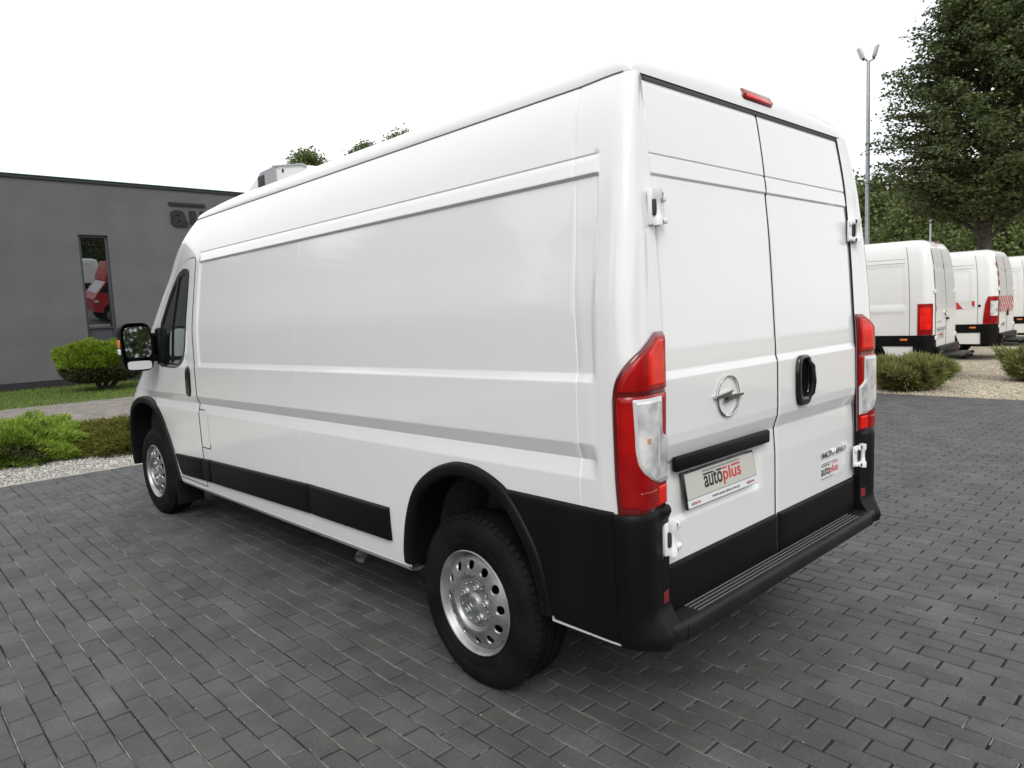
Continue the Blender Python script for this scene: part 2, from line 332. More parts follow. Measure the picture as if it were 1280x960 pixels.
# ================================================================ the setting: ground, yard, gravel, path, lawn
CAM = Vector((-2.722, -1.132, 1.518))
def in_view(x, y, z=0, m=0):
    d = Vector((x, y, z)) - CAM; k = d.dot(_f)
    if k < .2: return None
    px = 512 + 705.8 * d.dot(_r) / k; py = 384 - 705.8 * d.dot(_u) / k
    return (px, py) if -m <= px <= 1024 + m and -m <= py <= 768 + m else None
def sheet(name, x0, y0, x1, y1, z, m, thick=0, label=None):
    b = MB()
    if thick: b.box(((x0 + x1) / 2, (y0 + y1) / 2, z - thick / 2), (x1 - x0, y1 - y0, thick))
    else: b.add([(x0, y0, z), (x1, y0, z), (x1, y1, z), (x0, y1, z)], [(0, 1, 2, 3)])
    return tag(b.build(name, m, smooth=False), label, None, None, 'structure')
sheet('ground', -900, -900, 900, 900, -.09, 'ground_soil')
yard = sheet('paved_yard', -40, -40, 9.05, 7.47, -.011, 'joint_sand', .06, 'dark grey block paving of the yard')
sheet('gravel_strip', -40, 7.53, 9.05, 10.2, -.02, 'gravel_grey', .05, 'pale grey gravel strip beside the yard')
path = sheet('garden_path', -40, 10.2, 9.05, 16.4, -.012, 'joint_path', .06, 'light block paved path in front of the grey building')
sheet('lawn_soil', -40, 16.4, 9.05, 22.0, -.02, 'ground_soil', .05)
sheet('gravel_lot', 9.05, -40, 90, 60, -.014, 'gravel_tan', .05, 'tan gravel lot where the white vans are parked')
kb = MB(); kb.box((-15.5, 7.5, -.03), (49.1, .05, .07), .004); tag(kb.build('kerb_edging', 'concrete', smooth=False), 'thin concrete edging between paving and pale gravel', None, None, 'structure')

PX, PY, X0, Y0 = .0925, .19, -2.225, 1.624
def paver_shape(w, l, rr):
    c = .0045; hw, hl = w / 2, l / 2; j = lambda: rr.uniform(-.0012, .0012)
    V = []
    for (sx, sy) in ((-1, -1), (1, -1), (1, 1), (-1, 1)): V.append((sx * (hw - c) + j(), sy * (hl - c) + j(), j() * .6))
    for (sx, sy) in ((-1, -1), (1, -1), (1, 1), (-1, 1)): V.append((sx * hw + j(), sy * hl + j(), -.0038))
    for (sx, sy) in ((-1, -1), (1, -1), (1, 1), (-1, 1)): V.append((sx * hw, sy * hl, -.03))
    return V
PF = [(0, 1, 2, 3)] + [(i, 4 + i, 4 + (i + 1) % 4, (i + 1) % 4) for i in range(4)] + [(4 + i, 8 + i, 8 + (i + 1) % 4, 4 + (i + 1) % 4) for i in range(4)]
PF = [f if i == 0 else f for i, f in enumerate(PF)]
rp = random.Random(5); spots = []
for i in range(-26, 122):
    x = X0 + PX * (i + .5)
    if x < -4.6 or x + PX / 2 > 9.05: continue
    off = (0 if i % 2 == 0 else PY / 2) + .006 * math.sin(i * 12.9898)
    for k in range(-28, 34):
        y = Y0 + off + PY * (k + .5)
        y0, y1 = y - PY / 2, min(y + PY / 2, 7.47)
        if y0 < -3.4 or y1 - y0 < .04: continue
        spots.append((x, (y0 + y1) / 2, y1 - y0))
def vis_key(s):
    q = in_view(s[0], s[1], 0, -6)
    if q is None: return 1e9
    x, y = s[0], s[1]
    if -1.0 < x < 1.0 and .15 < y < 6: return 1e8
    return (Vector((x, y, 0)) - CAM).length
order = sorted(range(len(spots)), key=lambda i: vis_key(spots[i])); near = set(order[:300])
shapes = []
for k in range(6):
    me = bpy.data.meshes.new('paver'); me.from_pydata(paver_shape(PX - .0045, PY - .0078, rp), [], PF); me.update(); me.materials.append(MAT['paver']); shapes.append(me)
V, F, n = [], [], 0
for i, (x, y, l) in enumerate(spots):
    if i in near and abs(l - PY) < .001:
        o = bpy.data.objects.new('paver', rp.choice(shapes)); COL.objects.link(o); o.parent = yard
        o.location = (x + rp.uniform(-.0012, .0012), y + rp.uniform(-.0015, .0015), rp.uniform(-.0016, .0012)); o.rotation_euler = (rp.gauss(0, .006), rp.gauss(0, .009), rp.gauss(0, .006))
    else:
        P = np.array(paver_shape(PX - .0045, l - .0078, rp)); P[:, 2] += P[:, 1] * rp.gauss(0, .006) + P[:, 0] * rp.gauss(0, .009) + rp.uniform(-.0016, .0012)
        a = rp.gauss(0, .006); P[:, :2] = P[:, :2] @ np.array([[math.cos(a), math.sin(a)], [-math.sin(a), math.cos(a)]])
        P += (x + rp.uniform(-.0012, .0012), y + rp.uniform(-.0015, .0015), 0); V.append(P); F.append(np.array(PF) + n); n += 12
tag(new_obj('distant_pavers', big_mesh('distant_pavers', np.concatenate(V), np.concatenate(F)), yard, 'paver'), kind='stuff')
V, F, n = [], [], 0                      # sand lying in the long joints, washed out in places
for i in range(-25, 123):
    x = X0 + PX * i
    if x < -4.5 or x > 9.0: continue
    y = -3.2
    while y < 7.4:
        ln = rp.uniform(.05, .55); y1 = min(y + ln, 7.45)
        if rp.random() < .62:
            a = rp.uniform(.0022, .0042); z = rp.uniform(-.0045, -.0022); k = max(2, int((y1 - y) / .05)); t = np.linspace(y, y1, k + 1); jx = np.array([rp.uniform(-.0007, .0007) for _ in t]); hw_ = a * np.array([rp.uniform(.55, 1) for _ in t]); hw_[0] = hw_[-1] = .0004
            P = np.concatenate([np.c_[x + jx - hw_, t, np.full(k + 1, z)], np.c_[x + jx + hw_, t, np.full(k + 1, z)]]); V.append(P); F.append(np.array([(q, k + 1 + q, k + 2 + q, q + 1) for q in range(k)]) + n); n += 2 * k + 2
        y = y1 + rp.uniform(.0, .22)
for _ in range(700):                    # and in some of the short ones
    x, y, l = spots[rp.randrange(len(spots))]; z = rp.uniform(-.006, -.003); y = y - l / 2; u = PX * rp.uniform(.15, .45); c_ = x + rp.uniform(-.02, .02)
    V.append(np.array([(c_ - u, y - .003, z), (c_ + u, y - .0022, z), (c_ + u, y + .0022, z), (c_ - u, y + .003, z)])); F.append(np.array([(0, 1, 2, 3)]) + n); n += 4
tag(new_obj('joint_filling', big_mesh('joint_filling', np.concatenate(V), np.concatenate(F)), yard, 'sand_light'), kind='stuff')
# path pavers: same bond seen far off
V, F, n = [], [], 0; qx, qy = .19, .11
for r_ in range(int(6.2 / qy)):
    y = 10.2 + qy * (r_ + .5)
    for k in range(56):
        x = -3.2 + qx * (k + .5 * (r_ % 2)); P = np.array(paver_shape(qx - .012, qy - .012, rp)); P[:, 2] += rp.uniform(-.004, .002); P += (x, y, 0); V.append(P); F.append(np.array(PF) + n); n += 12
tag(new_obj('path_pavers', big_mesh('path_pavers', np.concatenate(V), np.concatenate(F)), path, 'path_paver'), kind='stuff')

OCT_V = np.array([(1, 0, 0), (-1, 0, 0), (0, 1, 0), (0, -1, 0), (0, 0, 1), (0, 0, -1)], float)
OCT_F = np.array([(0, 2, 4), (2, 1, 4), (1, 3, 4), (3, 0, 4), (2, 0, 5), (1, 2, 5), (3, 1, 5), (0, 3, 5)])
def pebbles(name, pts, r0, r1, m, label, parent=None, flat=.6):
    n = len(pts); V = np.repeat(OCT_V[None], n, 0) * rng.uniform(r0, r1, (n, 1, 1)) * rng.uniform(.7, 1.3, (n, 1, 3)); V[:, :, 2] *= flat
    a = rng.uniform(0, 6.28, n); c, s_ = np.cos(a)[:, None], np.sin(a)[:, None]; x = V[:, :, 0] * c - V[:, :, 1] * s_; y = V[:, :, 0] * s_ + V[:, :, 1] * c
    tl = rng.normal(0, .4, n)[:, None]; V[:, :, 2] += x * tl * .5; V[:, :, 0], V[:, :, 1] = x, y; V += pts[:, None, :]
    F = (OCT_F[None] + (np.arange(n) * 6)[:, None, None]).reshape(-1, 3)
    o = new_obj(name, big_mesh(name, V.reshape(-1, 3), F, True), parent, m); return tag(o, label, None, None, 'stuff')
n = 9000; p_ = np.c_[rng.uniform(-3.2, .6, n), rng.uniform(7.54, 9.6, n), np.full(n, -.016)]
pebbles('gravel_stones', p_, .008, .024, 'pebble', 'loose pale grey stones of the gravel strip')
n = 7000; p_ = np.c_[9.07 + rng.uniform(0, 1, n)**1.5 * 6, rng.uniform(.3, 4.5, n), np.full(n, -.01)]
pebbles('tan_stones', p_, .006, .02, 'pebble_tan', 'loose tan stones at the edge of the gravel lot')
n = 2600; gx = X0 + PX * np.round(rng.uniform(-22, 110, n)) + rng.normal(0, .004, n); gy = rng.uniform(-2.2, 7.4, n)
pebbles('paving_grit', np.c_[gx, gy, np.full(n, -.001)], .0012, .0045, 'grit', 'sandy grit scattered in the paving joints')
# lawn
n = 26000; bx, by = rng.uniform(-4, 8, n), rng.uniform(16.42, 21.85, n); h = rng.uniform(.03, .085, n); a = rng.uniform(0, 6.28, n); wd = rng.uniform(.006, .012, n)
dx, dy = np.cos(a) * wd, np.sin(a) * wd; lx, ly = rng.normal(0, .02, n), rng.normal(0, .02, n); z0 = np.full(n, -.02)
V = np.stack([np.c_[bx - dx, by - dy, z0], np.c_[bx + dx, by + dy, z0], np.c_[bx + lx, by + ly, z0 + h]], 1).reshape(-1, 3)
tag(new_obj('lawn_grass', big_mesh('lawn_grass', V, np.arange(3 * n).reshape(-1, 3)), None, 'grass'), 'mown green grass strip below the grey wall', 'grass', None, 'stuff')
# ================================================================ the white panel van (rear bumper near y = 0, nose towards +y)
van = empty('panel_van', (0, 0, 0), 0, 'large white panel van with black cladding seen from its rear left corner', 'van')
Wf = spline([.28, .36, .45, .6, .8, 1.0, 1.3, 1.48, 1.74, 2.0, 2.12, 2.2, 2.258, 2.28], [.945, .97, .985, .995, 1.0, 1.003, 1.003, 1.0, .967, .924, .896, .867, .838, .825])
LEAN = spline([0, 1.3, 1.44, 1.76, 1.95, 2.01, 2.25, 2.30], [0, 0, .006, .024, .041, .046, .080, .090])
XI = spline([.3, .86, 1.3, 1.42, 2.0, 2.26, 2.3], [.812, .81, .797, .793, .785, .766, .764])
YA = spline([.3, .8, 1.0, 1.15, 1.25, 1.48, 1.77, 1.94, 2.05, 2.15, 2.25, 2.30], [5.3, 5.3, 5.22, 5.12, 5.02, 4.86, 4.6, 4.40, 4.25, 4.1, 3.97, 3.92])
YF = spline([.3, .6, .8, .95, 1.05, 1.15, 1.25, 1.48, 1.94, 2.05, 2.15, 2.25, 2.30], [5.95, 5.98, 5.96, 5.9, 5.8, 5.62, 5.42, 5.15, 4.72, 4.6, 4.46, 4.28, 4.18])
TC = spline([.3, .9, 1.15, 1.48, 1.75, 1.94, 2.1, 2.3], [0, 0, .02, .05, .085, .13, .10, .0])
FU = lambda z: np.interp(z, [0, 1.282, 1.312, 1.938, 1.948, 1.952, 2.006, 3], [.0, .0, -.008, -.008, .0045, .005, 0, 0]) - .0035 * np.clip(1 - np.abs(np.asarray(z) - 2.008) / .005, 0, 1)
FWst = lambda z: np.interp(z, [0, .965, 1.028, 1.082, 1.12, 1.282, 1.30, 3], [0, 0, -.016, .003, .003, .003, 0, 0])
def unwarp(y, zw):
    y = np.asarray(y, float); zw = np.asarray(zw, float); z = zw.copy()
    for _ in range(4): z = zw + .0115 * (y - .3) * np.clip((1.95 - z) / .65, 0, 1)
    return z
def warpz(y, z): return z - .0115 * (y - .3) * np.clip((1.95 - z) / .65, 0, 1)
def half_width(y, z):
    m1 = sstep(.312, .330, y) * (1 - sstep(3.772, 3.790, y)); m2 = sstep(.312, .345, y) * (1 - sstep(4.95, 5.25, y))
    w_ = Wf(z) + FU(z) * m1 + FWst(z) * m2 - TC(z) * np.clip(y - 3.85, 0, 9)**1.6
    for ys, dp in ((.392 + .0, .0022), (2.36, .0005)):
        yy = ys + (LEAN(z) if ys < 1 else 0); w_ = w_ - dp * np.clip(1 - np.abs(y - yy) / .004, 0, 1)
    return w_
def side(y, zw, off=0, sgn=-1):
    y = np.asarray(y, float); zw = np.asarray(zw, float); x = half_width(y, unwarp(y, zw)) + off
    return np.stack([sgn * x, y + 0 * x, zw + 0 * x], -1)
_cp = np.array([(.0, .2), (.35, .1885), (.58, .1815), (.675, .1815), (.755, .186), (.925, .215), (.975, .25), (1.0, .30)])
_cx = np.array([.80, .87, .916, .935, .951, .985, .995, 1.0]); _cs = np.r_[0, np.cumsum(np.hypot(np.diff(_cx), np.diff(_cp[:, 1])))]
CT, CY = spline(_cs, _cp[:, 0]), spline(_cs, _cp[:, 1]); SMAX = _cs[-1]
def corner(s, z, off=0, sgn=-1):
    s = np.asarray(s, float); z = np.asarray(z, float)
    def base(s): return XI(z) + (Wf(z) - XI(z)) * CT(s), CY(s) + LEAN(z)
    x, y = base(s); x1, y1 = base(np.clip(s + .004, 0, SMAX)); x0, y0 = base(np.clip(s - .004, 0, SMAX)); tx, ty = x1 - x0, y1 - y0; l = np.hypot(tx, ty) + 1e-9
    return np.stack([sgn * (x + off * ty / l), y - off * tx / l, z + 0 * x], -1)

# ---- door, window and arch outlines on the side (y, z)
ARCH_R = curve2([(1.462, .43), (1.455, .50), (1.41, .66), (1.337, .79), (1.21, .885), (1.077, .932), (.99, .940), (.905, .932), (.80, .896), (.731, .85), (.655, .76), (.598, .665), (.565, .56), (.55, .44)], 60)
ARCH_F = curve2([(5.545, .36), (5.54, .52), (5.50, .70), (5.40, .87), (5.25, .95), (5.05, .975), (4.86, .955), (4.72, .905), (4.61, .82), (4.52, .69), (4.45, .55), (4.392, .37)], 60)
DR_Z = np.concatenate([np.linspace(.405, 1.9, 120), np.linspace(1.91, 1.986, 14)])
DY1 = spline([.40, .6, .75, .9, .96, 1.0, 1.2, 1.3, 1.5, 1.817, 1.937, 1.975, 1.988], [4.36, 4.46, 4.56, 4.74, 4.83, 4.85, 4.86, 4.85, 4.775, 4.54, 4.31, 4.13, 3.95])
DY0 = lambda z: 3.858 + .05 * np.clip((z - 1.96) / .03, 0, 1)**2
WZ = np.array([1.238, 1.242, 1.25, 1.27, 1.30, 1.35, 1.4, 1.5, 1.55, 1.6, 1.68, 1.75, 1.82, 1.88, 1.90, 1.912, 1.918])
WY0 = spline([1.238, 1.245, 1.26, 1.30, 1.4, 1.5, 1.88, 1.905, 1.918], [4.30, 4.21, 4.15, 4.08, 4.02, 3.995, 3.985, 4.005, 4.08])
WY1 = spline([1.238, 1.25, 1.55, 1.6, 1.75, 1.88, 1.905, 1.918], [4.60, 4.64, 4.63, 4.59, 4.47, 4.31, 4.22, 4.12])
win_poly = [(float(WY0(z)), z) for z in WZ] + [(float(WY1(z)), z) for z in WZ[::-1]]
door_poly = [(float(DY0(z)), z) for z in DR_Z[::4]] + [(float(DY1(z)), z) for z in DR_Z[::-4]]
def shrink(poly, k):
    P = np.array(poly); c = P.mean(0); d = P - c; l = np.linalg.norm(d, axis=1, keepdims=True); return [tuple(q) for q in c + d * (1 - k / l)]

# ---- body shell
zr = set(np.round(np.linspace(.415, 2.258, 75), 4))
for z in (.965, 1.028, 1.082, 1.12, 1.282, 1.312, 1.938, 1.948, 1.952, 2.008):
    for d in (-.005, 0, .005): zr.add(round(z + d, 4))
zr = np.array(sorted(zr)); NZ = len(zr)
ys = set(np.round(np.linspace(.30, 3.84, 120), 4))
for y in (.312, .321, .330, .345, .388, .390, .392, .394, .396, 2.356, 2.358, 2.36, 2.362, 2.364, 3.772, 3.781, 3.790): ys.add(y)
ys = np.array(sorted(ys)); cs = np.linspace(0, SMAX, 28)[:-1]; tf = np.linspace(0, 1, 46)[1:]; th = np.linspace(0, math.pi / 2, 26)[1:]
cols = []
for s in cs: cols.append(corner(np.full(NZ, s), zr))
for y in ys:
    yy = y + LEAN(zr) * (1 - sstep(.30, .95, y)); c = np.stack([-half_width(yy if y < .5 else np.full(NZ, y), zr), yy, warpz(yy, zr)], -1)
    if abs(y - .3) < .1: c[:, 2] = warpz(yy, zr)
    cols.append(c)
for t in tf:
    yy = 3.84 + (YA(zr) - 3.84) * t; cols.append(np.stack([-half_width(yy, zr), yy, warpz(yy, zr)], -1))
wa = half_width(YA(zr), zr)
for a in th:
    e = 2 / np.interp(zr, [.3, 1.2, 1.5, 2.3], [3.0, 3.0, 4.5, 3.0]); x = -wa * np.cos(a)**e if a < math.pi / 2 - 1e-6 else -wa * 0; yy = YA(zr) + (YF(zr) - YA(zr)) * np.sin(a)**e
    cols.append(np.stack([x, yy, warpz(yy, zr)], -1))
def ztop(y): return 2.258 + .006 * (1 - sstep(.30, .50, y))
cols = [np.stack([c[:, 0], c[:, 1], np.where(c[:, 2] > 2.05, 2.05 + (c[:, 2] - 2.05) * (ztop(c[:, 1]) - 2.05) / (2.258 - 2.05), c[:, 2])], -1) for c in cols]
G = np.array(cols)                                                   # columns x rows x 3
C = (G[:-1, :-1] + G[1:, :-1] + G[1:, 1:] + G[:-1, 1:]) / 4
keep = np.ones(C.shape[:2], bool); sidecol = np.zeros(C.shape[:2], bool); sidecol[len(cs):len(cs) + len(ys) + len(tf)] = True
for A_ in (ARCH_R, ARCH_F):
    pl = [tuple(q) for q in A_] + [(A_[-1][0], .2), (A_[0][0], .2)]; keep &= ~in_poly(C[..., 1], C[..., 2], shrink(pl, .03))
keep &= ~(sidecol & in_poly(C[..., 1], C[..., 2], shrink(door_poly, .035)))
n_th0 = len(cols) - len(th); colidx = np.arange(C.shape[0])[:, None]
ws = (colidx >= n_th0 + 7) & (C[..., 2] > 1.26) & (C[..., 2] < 2.06); keep &= ~ws
lamp_cut = (colidx < 22) & (C[..., 2] > .93) & (C[..., 2] < 1.36) & (colidx > 1)
body = MB(); body.grid(G, keep=keep, flip=False); Gm = G * (-1, 1, 1); body.grid(Gm, keep=keep, flip=True)
body_o = body.build('body_shell', 'van_paint', van, angle=28)
wsm = MB(); i0 = n_th0 + 7; rows = [j for j in range(NZ) if 1.22 < zr[j] < 2.09]
for sg in (1, -1):
    P = G[i0:, rows[0]:rows[-1] + 1] * (sg, 1, 1); wsm.grid(P, flip=sg < 0)
wsm.build('windscreen', 'cab_glass', van)

# ---- roof
top = G[:, -1]; yo = top[:, 1]; xo = -top[:, 0]; k0 = int(np.argmax(yo > .35))
yst = np.concatenate([.2765 + .22 * np.linspace(0, 1, 22)**2.4, np.linspace(.52, 3.3, 20), np.linspace(3.38, 4.06, 16), np.linspace(4.08, float(yo[-1]) - .002, 10)])
km = int(np.argmin(yo)); def_y, def_x = yo[km:], xo[km:]
def roof_w(y): return np.interp(y, def_y, def_x)
uu = np.sin(np.linspace(-math.pi / 2, math.pi / 2, 81)); P = []
for y in yst:
    w_ = max(float(roof_w(max(y, .2745))), .002) - .004; E = max(0, 1 - (1 - min(1, max(0, y - .2765) / .11))**2.7)**(1 / 2.7); Ec = float(sstep(.27, .60, y))
    if y > 3.2: k_ = max(0, 1 - ((y - 3.2) / (yst[-1] - 3.2 + .002))**2.2)**.6; E *= k_; Ec *= k_
    d_ = (1 - np.abs(uu)) * w_; h = .075 * np.clip(1 - (1 - np.clip(d_ / .10, 0, 1))**2.5, 0, 1)**.4 * E + .115 * (1 - uu**2) * (.35 * E + .65 * Ec)
    P.append(np.stack([w_ * uu, np.full(81, y), float(ztop(y)) + .002 + h], -1))
rf = MB(); rf.grid(P, flip=True); roof_o = rf.build('roof', 'van_paint', van, angle=50)
for sg in (-1, 1):
    a = [(sg * (roof_w(y) + .0002), y, float(ztop(y)) + .001) for y in np.concatenate([np.linspace(.30, .5, 14), np.linspace(.55, 3.9, 60), np.linspace(3.92, 4.10, 12)])]
    gm = MB(); gm.tube(a, .0034, 6); gm.build('roof_moulding', 'seam_grey', van)

# ---- rear frame behind the doors, door leaves
zz = np.concatenate([np.linspace(.44, 2.285, 24)]); fr = MB()
fr.grid([[(x, .233 + float(LEAN(z)), z) for x in np.linspace(-.83, .83, 5)] for z in zz], flip=False)
fr.build('door_frame', 'seam_black', van)
DG = lambda z: np.interp(z, [0, .90, 1.002, 1.055, 1.09, 1.275, 1.300, 1.938, 1.946, 1.950, 2.004, 3], [.010, .010, .016, -.001, -.004, -.004, .004, .004, -.002, -.0025, 0, 0]) + .0035 * np.clip(1 - np.abs(np.asarray(z) - 2.008) / .005, 0, 1)
dz = set(np.round(np.linspace(.470, 2.252, 150), 4))
for z in (.90, 1.002, 1.055, 1.09, 1.275, 1.300, 1.938, 1.946, 1.950, 2.008):
    for d in (-.005, 0, .005): dz.add(round(z + d, 4))
dz = np.array(sorted(dz))
def door_y(x, z):
    y = .203 + LEAN(z) + DG(z)
    y = y + .010 * (sstep(-.795, -.755, x) * (1 - sstep(-.155, -.115, x)) * sstep(.775, .80, z) * (1 - sstep(.985, 1.0, z)))
    return y
def rear_pt(x, z, off=0): return (x, float(door_y(x, z)) - off, z)
doors = {}
for sg, nm in ((-1, 'left'), (1, 'right')):
    tt = np.r_[0, .004, .012, np.linspace(.03, .97, 78), .988, .996, 1]
    P = []
    for z in dz:
        e = float(XI(z)) - .006; x = sg * (.0035 + (e - .0035) * tt); edge = np.minimum(tt * .79, (1 - tt) * .79); zt = min(z - dz[0], dz[-1] - z)
        rnd = np.clip(1 - np.minimum(edge, zt) / .007, 0, 1)**2 * .006
        P.append(np.stack([x, door_y(x, z) + rnd, np.full(len(tt), z)], -1))
    P = np.array(P); d = MB(); d.grid(P, flip=sg > 0)
    bl = np.concatenate([P[:, 0], P[-1, 1:], P[::-1, -1][1:], P[0, ::-1][1:]]); b2 = bl.copy(); b2[:, 1] += .03
    d.grid([bl, b2], flip=sg > 0)
    doors[sg] = d.build('rear_door', 'van_paint', van, angle=28)
    # black lower cladding of the door
    cz = np.r_[.472, .475, np.linspace(.50, .63, 6), .638, .6425, .644]; off = np.array([.004, .010] + [.013] * 6 + [.012, .008, .0]); ct = np.r_[0, .006, .02, np.linspace(.1, .9, 9), .98, .994, 1]; co = np.r_[.004, .010, .013, np.full(9, .013), .013, .010, .004]
    P = np.array([[(sg * (.006 + (XI(z) - .016) * t), .2135 - min(o, q), z) for t, q in zip(ct, co)] for z, o in zip(cz, off)])
    c = MB(); c.grid(P, flip=sg > 0); c.build('lower_cladding', 'black_plastic', doors[sg], angle=50)
cen = MB(); cen.tube([(0, float(door_y(.05, z)) + .0045, z) for z in np.linspace(.47, 2.26, 120)], .0042, 6); cen.build('centre_seal', 'seam_black', van)
for sg in (-1, 1): cen = MB(); cen.tube([(sg * (float(XI(z)) - .003), float(door_y(.05, z)) * .5 + .5 * (.203 + float(LEAN(z))) + .006, z) for z in np.linspace(.65, 2.26, 80)], .0034, 6); cen.build('door_seal', 'seam_grey', van)
ts = MB(); ts.grid([[(x, .262 + a, 2.262 + b) for a, b in ((.045, -.012), (.024, -.009), (.020, -.004), (.0185, .001), (.021, .004), (.05, .006))] for x in np.linspace(-.775, .775, 12)]); ts.build('top_seal', 'seam_grey', van)
bk = MB(); bk.box((0, .302, 2.312), (.245, .06, .052), .018, Matrix.Rotation(R(-24), 3, 'X'), 3); bl_o = bk.build('brake_lamp', 'reflector_red', van)
b2 = MB(); b2.box((0, .2735, 2.312), (.20, .01, .020), .004, Matrix.Rotation(R(-24), 3, 'X'), 2); b2.build('lamp_insert', 'lamp_bright', bl_o)
for sx in (-.106, .106):
    b3 = MB(); b3.lathe([(-.002, 0), (-.002, .006), (.004, .007)], 12, 'y', (sx, .2725, 2.311)); b3.build('screw', 'seam_black', bl_o)

# ---- seams, door gap ribbons
def ribbon(path, width, off, m, name, parent, sgn=-1):
    Q = np.array(path, float); T = np.gradient(Q, axis=0); T /= np.linalg.norm(T, axis=1, keepdims=True) + 1e-9; Nn = np.stack([-T[:, 1], T[:, 0]], 1)
    a = Q + Nn * width / 2; b = Q - Nn * width / 2
    r = MB(); r.grid([side(a[:, 0], a[:, 1], off, sgn), side(b[:, 0], b[:, 1], off, sgn)], flip=sgn < 0); return r.build(name, m, parent)
outline = [(float(DY0(z)), z) for z in DR_Z] + [(float(DY1(z)), z) for z in DR_Z[::-1]] + [(y, .405) for y in np.linspace(4.36, 3.858, 24)]
def band(poly, offs, hs, m, name, parent, sgn=-1, n=200, closed=True):
    """cross-section swept along a closed outline on the side surface: offs = distance outwards from outline, hs = height above surface"""
    P = np.array(poly, float)
    if closed: P = np.vstack([P, P[:1]])
    keepi = np.r_[True, np.linalg.norm(np.diff(P, axis=0), axis=1) > 1e-5]; P = P[keepi]
    s = np.r_[0, np.cumsum(np.linalg.norm(np.diff(P, axis=0), axis=1))]; t = np.linspace(0, s[-1], n, endpoint=not closed); Q = np.stack([np.interp(t, s, P[:, 0]), np.interp(t, s, P[:, 1])], 1)
    k = 3
    if closed: T = np.roll(Q, -k, 0) - np.roll(Q, k, 0)
    else: T = np.gradient(Q, axis=0)
    T /= np.linalg.norm(T, axis=1, keepdims=True) + 1e-9; Nn = np.stack([T[:, 1], -T[:, 0]], 1)
    c = Q.mean(0)
    if np.mean(np.sum(Nn * (Q - c), 1)) < 0: Nn = -Nn
    rows_ = [side(Q[:, 0] + Nn[:, 0] * o, Q[:, 1] + Nn[:, 1] * o, h, sgn) for o, h in zip(offs, hs)]
    b = MB(); b.grid(rows_, close_v=closed, flip=sgn > 0); return b.build(name, m, parent, angle=60)
cab_doors = {}
for sg in (-1, 1):
    # door skin as rows between its rear and front edges
    P = []; nn = 110
    for z in np.concatenate([np.linspace(.409, 1.90, 190), np.linspace(1.905, 1.983, 14)]):
        y = np.linspace(float(DY0(z)) + .004, float(DY1(z)) - .004, nn); P.append(side(y, np.full(nn, z), .0025, sg))
    P = np.array(P); Cc = (P[:-1, :-1] + P[1:, 1:] + P[1:, :-1] + P[:-1, 1:]) / 4; kp = ~in_poly(Cc[..., 1], Cc[..., 2], win_poly)
    d = MB(); d.grid(P, keep=kp, flip=sg < 0); cdo = d.build('cab_door', 'van_paint', van, angle=28); cab_doors[sg] = cdo
    band(outline, (-.005, .0035), (.0012, .0012), 'seam_black', 'door_gap', cdo, sg, 320)
    band(win_poly, (-.03, -.028, -.012, .004, .013, .016), (-.014, -.001, .003, .006, .005, .001), 'gloss_black', 'window_seal', cdo, sg, 160)
    gz = np.linspace(1.236, 1.919, 22); P = [side(np.linspace(float(WY0(z)) - .004, float(WY1(z)) + .004, 16), np.full(16, z), -.010, sg) for z in gz]
    gl = MB(); gl.grid(P, flip=sg < 0); gl.build('window_glass', 'cab_glass', cdo)
    dv = MB(); P = [side(np.array([a - .022, a - .02, a + .02, a + .022]), np.full(4, z), np.array([-.012, .0, .0, -.012]), sg) for z, a in zip(np.linspace(1.24, 1.905, 8), np.linspace(4.385, 4.275, 8))]; dv.grid(P, flip=sg < 0); dv.build('window_divider', 'gloss_black', cdo)
    qg = MB(); qg.grid([side(np.linspace(a, float(WY1(z)) + .004, 8), np.full(8, z), -.006, sg) for z, a in zip(np.linspace(1.24, 1.905, 8), np.linspace(4.385, 4.275, 8))], flip=sg < 0); qg.build('quarter_glass', 'tint_glass', cdo)
    # handle
    hp = [(3.985 + .052 * math.cos(a) * (1 if math.sin(a) > 0 else 1.0), 1.138 + .108 * math.sin(a)) for a in np.linspace(0, 2 * math.pi, 48, endpoint=False)]
    hp = [(3.995 + np.sign(math.cos(a)) * .047 * abs(math.cos(a))**.55 - (q[1] - 1.138) * .12, 1.138 + np.sign(math.sin(a)) * .108 * abs(math.sin(a))**.55) for a, q in zip(np.linspace(0, 2 * math.pi, 48, endpoint=False), hp)]
    cc = np.array(hp).mean(0); rows_ = []
    for k, h in ((1, .001), (.96, .009), (.8, .013), (.45, .014), (.0, .014)): q = cc + (np.array(hp) - cc) * k; rows_.append(side(q[:, 0], q[:, 1], h, sg))
    hd = MB(); hd.grid(rows_, close_v=True, flip=sg > 0); ho = hd.build('door_handle', 'gloss_black', cdo, angle=60)
    # cladding strips
    ztop = lambda y: np.interp(y, [1.5, 2.31, 3.73, 4.39], [.660, .656, .612, .580]); zbot = lambda y: np.interp(y, [1.5, 2.31, 3.73, 4.39], [.503, .492, .452, .428])
    def strip(y0, y1, slant=0, name='side_moulding', parent=van):
        P = []
        for t, o in zip((0, .02, .08, .5, .9, .96, .99, 1), (.002, .016, .02, .021, .02, .016, .009, .002)):
            row = []
            for u, o2 in zip((0, .008, .03, .5, .97, .992, 1), (.002, .015, .021, .021, .021, .015, .002)):
                ya_ = y0; yb_ = y1 - slant * (1 - t)
                y = ya_ + (yb_ - ya_) * u; z = zbot(y) + (ztop(y) - zbot(y)) * t; row.append(side(y, z, min(o, o2), sg))
            P.append(row)
        s_ = MB(); s_.grid(P, flip=sg < 0); return s_.build(name, 'black_plastic', parent, angle=50)
    strip(1.557, 2.307); strip(2.313, 3.727); strip(3.733, 3.850); strip(3.866, 4.41, .10, 'side_moulding', cdo)
